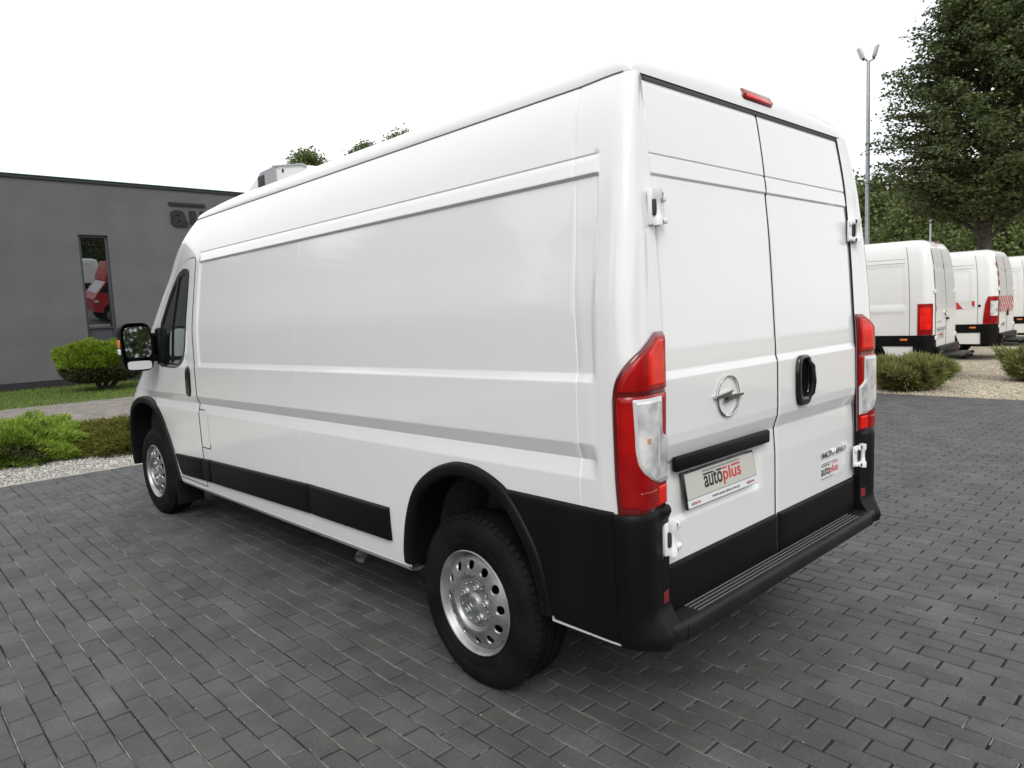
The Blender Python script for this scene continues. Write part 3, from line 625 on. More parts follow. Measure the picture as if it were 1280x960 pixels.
    # fuel flap on the left side
    if sg < 0:
        fp = [(3.845, .952), (3.72, .950), (3.70, .94), (3.70, .70), (3.71, .69), (3.845, .675)]
        ff = MB(); P = [side(np.linspace(3.703, 3.846, 6), np.full(6, z), .0016, sg) for z in np.linspace(.69, .948, 8)]; ff.grid(P, flip=True); fo = ff.build('fuel_flap', 'van_paint', van)
        ribbon([(3.846, .951), (3.75, .950)], .006, .003, 'seam_black', 'flap_gap', fo, sg); ribbon([(3.846, .688), (3.712, .690), (3.702, .70), (3.702, .72)], .006, .003, 'seam_black', 'flap_gap', fo, sg)
    # ---- wheel arch trims
    for A_, nm in ((ARCH_R, 'r'), (ARCH_F, 'f')):
        c = np.array([A_[:, 0].mean(), .42]); T = np.gradient(A_, axis=0); T /= np.linalg.norm(T, axis=1, keepdims=True); Nn = np.stack([T[:, 1], -T[:, 0]], 1)
        if np.mean(np.sum(Nn * (A_ - c), 1)) < 0: Nn = -Nn
        rows_ = []
        for o, h in ((.0, .001), (-.003, .014), (-.010, .021), (-.03, .024), (-.048, .022), (-.055, .015), (-.058, -.01), (-.062, -.06), (-.066, -.13)):
            q = A_ + Nn * o; b_ = side(q[:, 0], np.clip(q[:, 1], .36, 2), 0, sg); b_[:, 0] += sg * h; b_[:, 2] = q[:, 1]; rows_.append(b_)
        m = MB(); m.grid(rows_, flip=sg > 0); m.build('arch_trim', 'black_plastic', van, angle=60)
        rows_ = []
        for h in (-.10, -.25, -.42): q = A_ + Nn * -.058; b_ = side(q[:, 0], np.clip(q[:, 1], .36, 2), 0, sg); b_[:, 0] += sg * h; b_[:, 2] = q[:, 1]; rows_.append(b_)
        cw = rows_[-1].mean(0); rows_.append(np.array([(rows_[-1][i] + cw) / 2 for i in range(len(A_))])); rows_.append(np.repeat(cw[None], len(A_), 0))
        m = MB(); m.grid(rows_, flip=sg > 0); m.build('wheel_liner', 'liner', van)
    # ---- rear quarter cladding and bumper corner
    oz = np.array([q[1] for q in ARCH_R[::-1] if q[0] < .95]); oy = np.array([q[0] for q in ARCH_R[::-1] if q[0] < .95]); P = []
    for z, o in zip(np.r_[.424, .436, .465, np.linspace(.5, .84, 16), .858, .8665, .8705], [.002, .008, .013] + [.014] * 16 + [.013, .008, .001]):
        ya_ = float(np.interp(z, oz, oy)) - .001; row = []
        for t in np.r_[0, .01, .04, np.linspace(.1, .95, 10), .992, 1]:
            y = ya_ + (.2465 - ya_) * t; oo = min(o, .014) if t < .985 else min(o, .008)
            row.append(side(max(y, .301) if y > .30 else y, z, oo, sg) if y >= .30 else corner(np.interp(y, [.245, .25, .30], [.2415, .2465, SMAX]), z, oo, sg))
        P.append(row)
    q_ = MB(); q_.grid(P, flip=sg < 0); q_.build('quarter_cladding', 'black_plastic', van, angle=50)
    q_ = MB(); q_.grid([[corner(s_, z, .005, sg) for s_ in np.linspace(.222, .262, 5)] for z in np.linspace(.44, .862, 6)], flip=sg < 0); q_.build('cladding_joint', 'seam_black', van)
    P, kp = [], []
    sv = np.r_[0, .004, .012, np.linspace(.02, .222, 30), .237, .2435]; zv = np.r_[.418, .424, .44, np.linspace(.46, .82, 30), .845, .857, .864, .867]
    for z in zv:
        row = []
        for s_ in sv:
            o = .016 * min(1, (.869 - z) / .016 + .05)**.5 * min(1, (.2445 - s_) / .006)**.5
            if z < .43: o *= .6
            pt = corner(s_, z, o, sg); fl = (1 - sstep(.44, .545, z)) * (1 - sstep(.10, .20, s_)); pt = pt + np.array([0, -.05 * fl, 0])
            bulge = .012 * sstep(.82, .835, z) * (1 - sstep(.03, .08, s_)); pt[1] -= bulge
            row.append(pt)
        P.append(row)
    P = np.array(P); Cz = (P[:-1, :-1] + P[1:, 1:]) / 2; kp = ~((Cz[..., 2] > .695) & (Cz[..., 2] < .812) & (np.abs(Cz[..., 0]) < .858))
    bc = MB(); bc.grid(P, keep=kp, flip=sg < 0)
    bc.grid([[corner(s_, z, -.012, sg) for s_ in np.linspace(0, .08, 5)] for z in np.linspace(.68, .83, 4)], flip=sg < 0)
    bc.grid([P[:, 0], P[:, 0] + np.array([0, .06, 0])], flip=sg > 0); bc.grid([P[:, -1], P[:, -1] * np.array([.985, 1, 1])], flip=sg < 0)
    bc.grid([P[-1], P[-1] + np.array([0, .05, -.006])], flip=sg < 0)
    bco = bc.build('bumper_corner', 'black_plastic', van, angle=45)
    rr_ = MB(); rr_.grid([[corner(s_, z, .0165, sg) for s_ in np.linspace(.012, .052, 5)] for z in np.linspace(.527, .583, 4)], flip=sg < 0); rr_.build('reflector', 'reflector_red', bco)
    rr2 = MB(); rr2.grid([[corner(s_, z, .0155, sg) for s_ in np.linspace(.006, .058, 5)] for z in np.linspace(.518, .590, 4)], flip=sg < 0); rr2.build('reflector_bezel', 'gloss_black', bco)
    # ---- tail lamp
    SO = spline([.868, .90, 1.0, 1.22, 1.26, 1.30, 1.35, 1.395, 1.42, 1.434], [.205, .207, .211, .213, .209, .198, .165, .115, .075, .05])
    def lens(z0, z1, sl, sr, o, name, m, parent, nz=24, rim=.006):
        P = []
        zs = np.linspace(z0, z1, nz)
        for i, z in enumerate(zs):
            a, b = sr(z), sl(z); row = []; ez = min(z - z0, z1 - z)
            for t in np.r_[0, .02, .06, np.linspace(.12, .9, 12), .95, .985, 1]:
                s_ = a + (b - a) * t; e = min(ez, (s_ - a), (b - s_)); row.append(corner(max(s_, 0) * 1.09, z, o * min(1, .12 + e / rim)**.5, sg))
            P.append(row)
        l_ = MB(); l_.grid(P, flip=sg < 0); return l_.build(name, m, parent, angle=70)
    tl = lens(.862, 1.436, lambda z: float(SO(z)) + .003, lambda z: -.001, .012, 'tail_lamp', 'lamp_deep', van, 60, .01)
    lens(1.25, 1.428, lambda z: float(SO(z)) - .008 - .035 * float(sstep(1.36, 1.25, z)) if False else float(SO(z)) - .010, lambda z: .004, .0165, 'red_lens', 'lamp_red', tl, 30)
    lens(1.262, 1.418, lambda z: min(float(SO(z)) - .03, .115), lambda z: .020, .0185, 'bright_lens', 'lamp_bright', tl, 24)
    lens(.878, 1.248, lambda z: float(SO(z)) - .010, lambda z: .004, .0165, 'red_lens', 'lamp_red', tl, 30)
    lens(.876, .942, lambda z: .150, lambda z: .072, .0185, 'red_lens', 'lamp_red', tl, 14)
    lens(.876, .945, lambda z: .068, lambda z: .008, .0188, 'bright_lens', 'lamp_bright', tl, 14)
    CL = spline([.948, .956, .975, 1.0, 1.03, 1.07, 1.15, 1.236], [.02, .07, .112, .138, .152, .158, .161, .164]); CR = spline([.948, 1.085, 1.095, 1.115, 1.236], [.004, .004, .010, .034, .038])
    lens(.946, 1.238, lambda z: float(CL(z)), lambda z: float(CR(z)), .0195, 'lens_rim', 'lamp_edge', tl, 40, .004)
    cl = lens(.956, 1.230, lambda z: float(CL(z)) - .007, lambda z: float(CR(z)) + .006, .0225, 'clear_lens', 'lamp_clear', tl, 40, .004)
    rb = lens(.985, 1.224, lambda z: .078, lambda z: .068, .0245, 'lens_bar', 'lamp_edge', tl, 20, .003)
    lens(1.088, 1.112, lambda z: .132, lambda z: .112, .0240, 'amber_bulb', 'lamp_amber', tl, 8, .003)

# ---- rear step
st = MB(); P = []
for x in np.linspace(-.93, .93, 49):
    k = max(0, abs(x) - .78) / .15; yo_ = .118 + .05 * k**2
    P.append([(x, .250, .474), (x, yo_ + .030, .4775), (x, yo_ + .007, .4768), (x, yo_ + .001, .471), (x, yo_, .455), (x, yo_ + .003, .425), (x, yo_ + .010, .414), (x, yo_ + .03, .408), (x, .26, .404)])
st.grid(P, flip=False); st.add(P[0], [tuple(range(9))]); st.add(P[-1], [tuple(range(8, -1, -1))]); sto = st.build('rear_step', 'step_plastic', van, angle=50)
for y in (.148, .165, .182, .199, .216):
    r_ = MB(); r_.box((0, y, .4790), (1.40, .0045, .005), .0015); r_.build('tread_rib', 'step_rib', sto)
for sx in (-.80, .80):
    g = MB(); g.tube([(sx, .245, .476), (sx, .150, .4785), (sx, .1225, .472), (sx, .1165, .455), (sx, .121, .424), (sx, .13, .412)], .0022, 6); g.build('step_joint', 'seam_black', sto)

# ---- hinges
def hinge(sg, z, parent):
    h = MB(); x0 = sg * .824
    h.box((x0, .183, z), (.026, .016, .112), .005); h.box((sg * .780, .190 , z), (.066, .010, .100), .004)
    h.lathe([(-.056, 0), (-.056, .0165), (-.034, .0165), (-.022, .011), (-.006, .0095), (.006, .0095), (.022, .011), (.034, .0165), (.056, .0165), (.056, 0)], 16, 'z', (sg * .808, .170, z))
    h.box((sg * .792, .176, z + .040), (.044, .014, .020), .004); h.box((sg * .792, .176, z - .040), (.044, .014, .020), .004)
    h.box((sg * .756, .182, z + .034), (.020, .012, .024), .005); h.box((sg * .756, .181, z - .038), (.022, .018, .020), .006)
    o = h.build('hinge', 'hinge_paint', parent, angle=50)
    k = MB(); k.box((sg * .822, .1725, z), (.016, .012, .05), .003)
    for q in (.043, -.043): k.lathe([(-.002, 0), (-.002, .0075), (.006, .008)], 14, 'y', (sg * .788, .1675, z + q))
    k.box((sg * .795, .184, z), (.03, .006, .05), .002)
    return o, k
for sg in (-1, 1):
    for z in (1.828, .752):
        o, k = hinge(sg, z, doors[sg]); off = float(LEAN(z)); o.location.y = off; ko = k.build('hinge_pin', 'dark_steel', doors[sg], angle=50); ko.location.y = off

# ---- rear door handle, emblem, plate bar, plate, badges
hd = MB(); c0 = (.215, 1.177); ring = [(c0[0] + np.sign(math.cos(a)) * .066 * abs(math.cos(a))**.5, c0[1] + np.sign(math.sin(a)) * .108 * abs(math.sin(a))**.55) for a in np.linspace(0, 2 * math.pi, 56, endpoint=False)]
yb = .1965; rows_ = []
for k, h in ((1, 0), (.99, .010), (.93, .015), (.80, .016), (.72, .012), (.66, .002), (.3, .0005), (0, .0005)): rows_.append([(c0[0] + (q[0] - c0[0]) * (k if k > .9 else k * .93) + (0 if k > .85 else .008), yb - h, c0[1] + (q[1] - c0[1]) * k + (0 if k > .85 else .01)) for q in ring])
hd.grid(rows_, close_v=True, flip=True); ho = hd.build('door_handle', 'gloss_black', doors[1], angle=50)
gp = MB(); gp.tube([(.245, .186, 1.262), (.262, .176, 1.235), (.266, .173, 1.17), (.262, .177, 1.12), (.25, .186, 1.10)], [.008, .013, .014, .013, .008], 10); gp.build('handle_grip', 'gloss_black', doors[1], angle=60)
em = MB(); ec = (-.400, 1.180); em.tube([(ec[0] + .0745 * math.cos(a), .1935, ec[1] + .0745 * math.sin(a)) for a in np.linspace(0, 2 * math.pi, 64)], .0042, 8, cap=False)
bolt = [(-.100, .001), (.018, .020), (-.004, -.001), (.098, -.003), (.098, .003) ]
bolt = [(-.098, .0), (-.098, .007), (.026, .021), (.004, .0045), (.096, .002), (.096, -.005), (-.034, -.021), (-.010, -.0035)]
em.prism([(ec[0] + a, ec[1] + b) for a, b in bolt], .184, .197, 'y'); em.build('emblem', 'chrome', doors[-1], angle=30)
br = MB(); br.box((-.418, .2005, .984), (.655, .024, .052), .008); br.build('plate_lamp_bar', 'black_plastic', doors[-1], angle=50)
pf = MB(); pf.box((0, .006, 0), (.492, .012, .130), .004); pfo = pf.build('number_plate', 'gloss_black', van, angle=50); pfo.location = (-.4415, .199, .880); pfo.rotation_euler = (R(-9), 0, R(0))
pp = MB(); pp.box((0, -.001, .0125), (.472, .004, .090), .001); pp.build('plate_panel', 'plate_beige', pfo, smooth=False)
ps = MB(); ps.box((0, -.0012, -.048), (.476, .004, .027), .001); ps.build('plate_strip', 'plate_white', pfo, smooth=False)
def put_text(body, x, z, w_, h, m, parent, y=-.0036, bold=0, name='lettering', ext=.0006):
    o = new_obj(name, text_mesh(body, w_, h, bold, ext), parent, m); o.location = (x, y, z); return o
put_text('auto', -.125, -.010, .122, .050, 'ink_black', pfo, bold=.012); put_text('plus', .003, -.022, .127, .062, 'ink_red', pfo, bold=.012)
for bx_, bw_, bm_ in ((-.092, .066, 'ink_black'), (-.02, .036, 'ink_black'), (.018, .03, 'ink_red'), (.098, .062, 'ink_red')): bars = MB(); bars.box((bx_, -.0034, .037), (bw_, .0010, .006)); bars.build('logo_bar', bm_, pfo, smooth=False)
put_text('DEALER SAMOCHODÓW DOSTAWCZYCH', -.128, .046, .258, .0085, 'ink_grey', pfo)
put_text('www.auto-plus.com.pl', -.088, -.054, .19, .0125, 'ink_black', pfo, bold=.006)
for x in (-.222, .158): put_text('auto', x, -.053, .028, .011, 'ink_grey', pfo, bold=.01); put_text('plus', x + .029, -.055, .030, .013, 'ink_red', pfo, bold=.01)
put_text('MOVANO', .437, .794, .268, .027, 'chrome', doors[1], y=.2105, bold=.012, ext=.004, name='badge_lettering')
stk = MB(); stk.box((.548, .2120, .735), (.245, .0012, .082)); sko = stk.build('dealer_sticker', 'sticker_white', doors[1], smooth=False)
put_text('auto', .432, .713, .088, .036, 'ink_black', sko, y=.2110, bold=.012); put_text('plus', .523, .704, .092, .046, 'ink_red', sko, y=.2110, bold=.012)
for bx_, bz_, bw_, bh_ in ((.48, .757, .09, .004), (.52, .766, .17, .0025), (.5, .698, .13, .002)): b_ = MB(); b_.box((bx_, .2108, bz_), (bw_, .0008, bh_)); b_.build('sticker_bar', 'ink_black', sko, smooth=False)
b_ = MB(); b_.box((.585, .2108, .757), (.06, .0008, .004)); b_.build('sticker_bar', 'ink_red', sko, smooth=False)

# ---- wheels
def wheel_parts():
    t = MB(); prof = [(.20, .215), (.215, .255), (.222, .295), (.212, .33), (.195, .345), (.178, .3505), (.166, .352), (.165, .345), (.157, .345), (.156, .3525), (.122, .353), (.121, .345), (.112, .345), (.111, .3535), (.077, .353), (.076, .345), (.068, .345), (.067, .3525), (.052, .352), (.042, .3505), (.026, .345), (.010, .330), (.002, .305), (-.001, .29), (.0, .275), (.002, .262), (.0005, .259), (.003, .24), (.009, .222), (.014, .213)]
    t.lathe(prof, 80, 'x')
    # shoulder blocks
    for k in range(64):
        a = 2 * math.pi * k / 64; m = Matrix.Rotation(-a, 3, 'X')
        for (x, r_, tl) in ((.030, .3475, 38),):
            p = Vector((x, 0, r_)); mm = m @ Matrix.Rotation(R(-tl), 3, 'Y'); t.box(m @ p, (.026, .025, .008), .0015, mm, 1)
    tyre = t.mesh('tyre', True, 35)
    r_ = MB(); r_.lathe([(.013, .2135), (.006, .2165), (.003, .213), (.006, .2085), (.016, .204), (.026, .199), (.030, .1965), (.032, .1945), (.034, .1935), (.12, .19)], 64, 'x')
    prof = spline([.105, .112, .120, .130, .150, .168, .180, .187, .193], [.014, .002, .0, .002, .008, .016, .023, .029, .031])
    H = 12
    for k in range(H):
        a0 = 2 * math.pi * (k + .5) / H; hw = math.pi / H; rc, hr = .1555, .0168; r0, r1 = .120, .193; rows_ = []
        angs = np.linspace(0, 2 * math.pi, 32, endpoint=False)
        for lv in (0, .12, .4, .75, 1):
            row = []
            for b in angs:
                cx, cy = math.cos(b), math.sin(b); ex = hw * rc
                t1 = min(ex / abs(cx) if abs(cx) > 1e-6 else 9, (r1 - rc) / cy if cy > 1e-6 else ((rc - r0) / -cy if cy < -1e-6 else 9)); q = hr + (t1 - hr) * lv; rad = rc + q * cy; an = a0 + q * cx / rc
                row.append((float(prof(rad)) + (.006 if lv == 0 else 0), rad * math.cos(an), rad * math.sin(an)))
            rows_.append(row)
        r_.grid(rows_, close_v=True)
    r_.lathe([(float(prof(q)), q) for q in np.linspace(.120, .105, 6)] + [(.017, .102), (.018, .098), (.015, .094), (.018, .088), (.020, .05), (.014, .036), (.006, .032), (.003, .028), (.002, .016), (.005, .014), (.005, 0)], 64, 'x')
    for k in range(5):
        a = 2 * math.pi * k / 5 + .3; c = (.014, .064 * math.cos(a), .064 * math.sin(a)); r_.lathe([(.008, .022), (0, .019), (-.004, .0165), (.002, .0125)], 20, 'x', c)
        a += math.pi / 5
        for d in (-.25, .25):
            m = Matrix.Rotation(a + d * .9, 3, 'X'); r_.box(m @ Vector((.014, .082, 0)), (.008, .010, .018), .003, m, 1)
    rim = r_.mesh('rim', True, 50)
    b_ = MB(); b_.lathe([(.012, .0122), (-.001, .0118), (-.004, .009), (-.004, .006), (.004, .005), (.004, 0)], 6, 'x', (.006, 0, 0)); bolts = b_.mesh('wheel_bolt', True, 30)
    d_ = MB(); d_.lathe([(.10, 0), (.10, .195), (.12, .2)], 32, 'x'); backing = d_.mesh('rim_hole_backing', True)  # dark disc added behind the rim holes, painted in place of their shade
    return tyre, rim, bolts, backing
WP = wheel_parts()
def wheel(parent, loc, rz=0, rx=0, sc=1, bolts=True):
    e = new_obj('wheel', WP[0], parent, None); e.location = loc; e.rotation_euler = (rx, 0, rz); e.scale = (sc, sc, sc)
    for n_, me in (('rim', WP[1]), ('rim_hole_backing', WP[3])): new_obj(n_, me, e)
    if bolts:
        for k in range(5): a = 2 * math.pi * k / 5 + .3; new_obj('wheel_bolt', WP[2], e).location = (0, .064 * math.cos(a), .064 * math.sin(a))
    return e
WP[0].materials.append(MAT['rubber']); WP[1].materials.append(MAT['steel_silver']); WP[2].materials.append(MAT['galvanised']); WP[3].materials.append(MAT['underbody'])
wheel(van, (-.985, 1.015, .353), 0, .2); wheel(van, (-.985, 5.03, .353), R(1.5), .9); wheel(van, (.985, 1.015, .353), math.pi, .5); wheel(van, (.985, 5.03, .353), math.pi, .1)

# ---- underside
ub = MB(); ub.box((0, 2.95, .41), (1.80, 5.2, .05)); ub.box((-.42, 2.9, .36), (.09, 5.0, .10)); ub.box((.42, 2.9, .36), (.09, 5.0, .10)); ub.box((.15, 2.6, .30), (.5, 1.2, .2), .05); ub.box((0, .62, .33), (.62, .62, .2), .08); ub.box((0, 5.2, .35), (1.1, .9, .2), .05); ub.build('underside', 'underbody', van)
ax = MB(); ax.tube([(-.8, 1.015, .33), (-.4, 1.015, .28), (.4, 1.015, .28), (.8, 1.015, .33)], .045, 12)
for sx in (-.62, .62): ax.box((sx, 1.0, .36), (.06, 1.1, .03), .008)
ax.build('rear_axle', 'underbody', van)
ex = MB(); ex.tube([(-.35, 2.35, .31), (-.6, 2.2, .30), (-.80, 2.13, .285), (-.855, 2.10, .255)], .03, 14, cap=False); ex.tube([(-.35, 2.35, .31), (-.6, 2.2, .30), (-.80, 2.13, .285), (-.855, 2.10, .256)], .026, 14, cap=False); ex.build('exhaust_pipe', 'galvanised', van)
for sg in (-1, 1):
    mf = MB(); mf.box((sg * .885, 4.54, .27), (.20, .012, .22), .004, Matrix.Rotation(R(-8), 3, 'X')); mf.build('mud_flap', 'rubber', van)
for sg in (-1, 1): sb = MB(); sb.grid([[(sg * .984, y, warpz(y, .418)) , (sg * .965, y, warpz(y, .392)), (sg * .93, y, warpz(y, .385)), (sg * .85, y, warpz(y, .40))] for y in np.linspace(1.455, 4.39, 12)], flip=sg < 0); sb.grid([[(sg * (.984 - .12 * max(0, .33 - y)), y, .439), (sg * .955, y, .433), (sg * .85, y, .433)] for y in np.linspace(.26, .50, 5)], flip=sg < 0); sb.build('sill', 'van_paint', van)

# ---- side mirrors
for sg in (-1, 1):
    def rr(cx, cz, hw, hh, n=48, p=.45): return [(cx + np.sign(math.cos(a)) * hw * abs(math.cos(a))**p, cz + np.sign(math.sin(a)) * hh * abs(math.sin(a))**p) for a in np.linspace(0, 2 * math.pi, n, endpoint=False)]
    cx, cz = -1.128, 1.382; mo = MB(); rows_ = []
    for y, k in ((4.668, .93), (4.655, .985), (4.665, 1.0), (4.72, 1.0), (4.77, .96), (4.80, .85), (4.815, .6), (4.82, 0)): rows_.append([(sg * -(cx + (q[0] - cx) * k), y - .16 * (q[0] - cx) + .055 * (q[1] - cz), cz + (q[1] - cz) * k + .02 * ((q[0] - cx) / .1 if False else 0)) for q in rr(cx, cz, .104, .183)])
    rows_ = [rows_[0]] + rows_[1:]; mo.grid(rows_, close_v=True, flip=sg > 0)
    mo.box((sg * .985, 4.70, 1.46), (.13, .05, .045), .015); mo.box((sg * .985, 4.70, 1.29), (.13, .05, .05), .015); mo.box((sg * .965, 4.665, 1.375), (.05, .085, .29), .02); mo.box((sg * 1.0, 4.715, 1.375), (.08, .02, .16), .008)
    mob = mo.build('side_mirror', 'black_plastic', van, angle=50)
    for (zc, hh, nm) in ((1.418, .118, 'mirror_glass'), (1.245, .032, 'wide_angle_glass')):
        g = MB(); pts = rr(cx + .004, zc, .088 if nm == 'mirror_glass' else .080, hh, 40, .4); g.add([(sg * -q[0], 4.660 - .16 * (q[0] - cx) + (.055 if sg < 0 else -.06) * (q[1] - cz), q[1]) for q in pts], [tuple(range(40)) if sg > 0 else tuple(range(39, -1, -1))]); g.build(nm, 'mirror_glass' if nm == 'mirror_glass' else 'lamp_edge', mob, smooth=False)  # wide-angle glass is painted pale in place of its bright reflection
    ind = MB(); ind.box((sg * 1.230, 4.74, 1.410), (.020, .06, .06), .008); ind.build('indicator', 'amber', mob); wh = MB(); wh.box((sg * 1.230, 4.74, 1.350), (.020, .06, .045), .008); wh.build('mirror_accent', 'plate_white', mob)

# ---- cab interior
it = MB(); it.grid([[(x, 3.62, z) for x in (-.83, 0, .83)] for z in (.45, 1.3, 2.1)]); it.build('bulkhead', 'interior_light', van, smooth=False)
it = MB(); it.box((0, 4.5, .62), (1.8, 1.8, .04)); it.build('cab_floor', 'interior_grey', van)
it = MB(); it.box((0, 5.05, 1.12), (1.72, .42, .30), .08); it.box((0, 5.2, 1.22), (1.66, .25, .12), .05); it.build('dashboard', 'interior_grey', van)
for sx in (-.52, .25, .66):
    s_ = MB(); s_.box((sx, 4.15, .86), (.46, .5, .16), .05); s_.box((sx, 3.90, 1.2), (.46, .14, .62), .05, Matrix.Rotation(R(12), 3, 'X')); so_ = s_.build('seat', 'seat_cloth', van, angle=50)
    h_ = MB(); h_.box((sx, 3.84, 1.62), (.26, .1, .18), .04); h_.build('headrest', 'seat_cloth', so_, angle=50)
sw = MB(); cw = Vector((-.52, 4.74, 1.24)); mr = Matrix.Rotation(R(-50), 3, 'X'); sw.tube([cw + mr @ Vector((.19 * math.cos(a), 0, .19 * math.sin(a))) for a in np.linspace(0, 2 * math.pi, 40)], .014, 8, cap=False); sw.tube([cw + mr @ Vector((-.19, 0, 0)), cw, cw + mr @ Vector((.19, 0, 0))], .02, 8); sw.tube([cw, cw + mr @ Vector((0, .25, 0))], .04, 10); sw.build('steering_wheel', 'interior_grey', van)

# ---- roof cooling unit
def roof_z(x, y): return 2.279 + .145 * (1 - min(1, abs(x) / .8)**2.8)**.55
cu = MB(); P = []
for x in (-.50, -.49, -.46, 0, .46, .49, .50):
    e = .012 if abs(x) > .495 else (.004 if abs(x) > .48 else 0)
    P.append([(x, 3.02 + e, 2.36), (x, 3.04 + e, 2.485 - e), (x, 3.08, 2.505 - e), (x, 3.50, 2.565 - e), (x, 3.54, 2.566 - e), (x, 3.76, 2.545 - e), (x, 3.95, 2.47 - e), (x, 4.06 - e, 2.36), (x, 4.09 - e, 2.22)])
cu.grid(P, flip=False); cu.add(P[0], [tuple(range(9))]); cu.add(P[-1], [tuple(range(8, -1, -1))]); cuo = cu.build('roof_cooling_unit', 'unit_white', van, angle=35)
for sg in (-1, 1):
    gr = MB(); gr.prism([(3.44, 2.39), (3.70, 2.37), (3.74, 2.40), (3.725, 2.53), (3.67, 2.557), (3.46, 2.560)], sg * .49, sg * .513, 'x'); go = gr.build('side_grille', 'unit_grey', cuo, angle=30)
    for k in range(5):
        lv = MB(); lv.box((sg * .5145, 3.735 - .012 * k * .6, 2.46), (.006, .004, .12), .001); 
    lv = MB(); lv.box((sg * .513, 3.665, 2.465), (.008, .10, .135), .003); lv.build('grille_panel', 'dark_steel', go)
    sc_ = MB(); sc_.lathe([(-.004, 0), (-.004, .012), (.002, .012)], 12, 'x', (sg * .5, 3.36, 2.515)); sc_.build('screw', 'seam_black', cuo)
tr = MB(); tr.tube([(-.502, 3.04, 2.49), (-.502, 3.09, 2.508), (-.502, 3.50, 2.567)], .008, 8); tr.build('edge_trim', 'unit_grey', cuo)
# ================================================================ grey building beyond the path
bld = empty('office_building', (0, 22, 0), 0, 'dark grey rendered flat roofed building with a tall narrow window', 'building')
BX0, BX1, BH = -26.0, 12.5, 5.70; wx0, wx1, wz0, wz1 = 2.38, 3.14, .14, 4.25
def wall_piece(x0, x1, z0, z1): return [(x0, 0, z0), (x1, 0, z0), (x1, 0, z1), (x0, 0, z1)]
wl = MB(); xs_, zs_ = [BX0, wx0, wx1, BX1], [.26, wz1, BH]
V = [(x, 0, z) for z in (0.20, wz1, BH) for x in xs_]
wl.add(V, [(0, 1, 5, 4), (4, 5, 9, 8), (5, 6, 10, 9), (2, 3, 7, 6), (6, 7, 11, 10)])
wl.add([(wx0, 0, .2), (wx0, .26, .2), (wx0, .26, wz1), (wx0, 0, wz1)], [(0, 1, 2, 3)]); wl.add([(wx1, 0, .2), (wx1, .26, .2), (wx1, .26, wz1), (wx1, 0, wz1)], [(3, 2, 1, 0)]); wl.add([(wx0, 0, wz1), (wx0, .26, wz1), (wx1, .26, wz1), (wx1, 0, wz1)], [(0, 1, 2, 3)])
wl.add([(BX0, 0, .2), (BX0, 12, .2), (BX0, 12, BH), (BX0, 0, BH)], [(0, 3, 2, 1)]); wl.add([(BX1, 0, .2), (BX1, 12, .2), (BX1, 12, BH), (BX1, 0, BH)], [(0, 1, 2, 3)]); wl.add([(BX0, 12, .2), (BX1, 12, .2), (BX1, 12, BH), (BX0, 12, BH)], [(0, 3, 2, 1)])
wl.build('wall', 'wall_plaster', bld, smooth=False)
rf = MB(); rf.box(((BX0 + BX1) / 2, 6, BH + .02), (BX1 - BX0, 12.0, .04)); rf.build('roof', 'trim_dark', bld, smooth=False)
tr = MB(); tr.box(((BX0 + BX1) / 2, -.005, BH + .035), (BX1 - BX0 + .1, .09, .075), .01); tr.build('roof_coping', 'trim_dark', bld)
tr = MB(); tr.box(((BX0 + BX1) / 2, -.02, BH + .088), (BX1 - BX0 + .1, .11, .03), .006); tr.build('roof_edge_strip', 'trim_green', bld)
pl = MB(); pl.box(((BX0 + wx0) / 2, .03, .10), (wx0 - BX0, .10, .20)); pl.box(((BX1 + wx1) / 2, .03, .10), (BX1 - wx1, .10, .20)); pl.box(((wx0 + wx1) / 2, .03, .065), (wx1 - wx0 - .002, .098, .13)); pl.build('plinth', 'plinth_black', bld, smooth=False)
fw = .07; fm = MB()
for (cx, cz, sx, sz) in ((wx0 + fw / 2, (wz0 + wz1) / 2, fw, wz1 - wz0), (wx1 - fw / 2, (wz0 + wz1) / 2, fw, wz1 - wz0), ((wx0 + wx1) / 2, wz1 - fw / 2, wx1 - wx0 - 2 * fw, fw), ((wx0 + wx1) / 2, wz0 + fw / 2, wx1 - wx0 - 2 * fw, fw), ((wx0 + wx1) / 2, 1.60, wx1 - wx0 - 2 * fw, .05)): fm.box((cx, .14, cz), (sx - .002, .12, sz - .002), .004)
win = fm.build('window', 'frame_grey', bld)
pn = MB(); pn.box((0, 0, 0), (wx1 - wx0 - 2 * fw - .004, .006, 2.54)); po = pn.build('pane', 'window_glass', win, smooth=False); po.location = ((wx0 + wx1) / 2, .155, 2.905); po.rotation_euler = (R(3.5), 0, 0)
sp = MB(); sp.box(((wx0 + wx1) / 2, .15, .89), (wx1 - wx0 - 2 * fw - .004, .02, 1.36)); sp.build('spandrel', 'spandrel', win, smooth=False)
sl_ = MB(); sl_.box(((wx0 + wx1) / 2, -.03, wz0 - .005), (wx1 - wx0 + .06, .12, .02), .004); sl_.build('sill', 'galvanised', win)
x = 4.92
for ch, w_, hgt, z0 in (('a', .50, .50, 4.60), ('u', .50, .50, 4.60), ('t', .36, .70, 4.60), ('o', .50, .50, 4.60), ('p', .52, .70, 4.40), ('l', .16, .74, 4.60), ('u', .50, .50, 4.60), ('s', .46, .50, 4.60)):
    o = new_obj('letter', text_mesh(ch, w_, hgt, .035, .06), bld, 'letter_dark'); o.location = (x, -.002, z0); x += w_ + .07
for (a, b) in ((4.90, 5.98), (6.30, 6.95), (7.0, 7.3), (7.85, 9.0)):
    lb = MB(); lb.box(((a + b) / 2, -.032, 5.285), (b - a, .06, .085)); lb.build('logo_bar', 'letter_dark', bld, smooth=False)

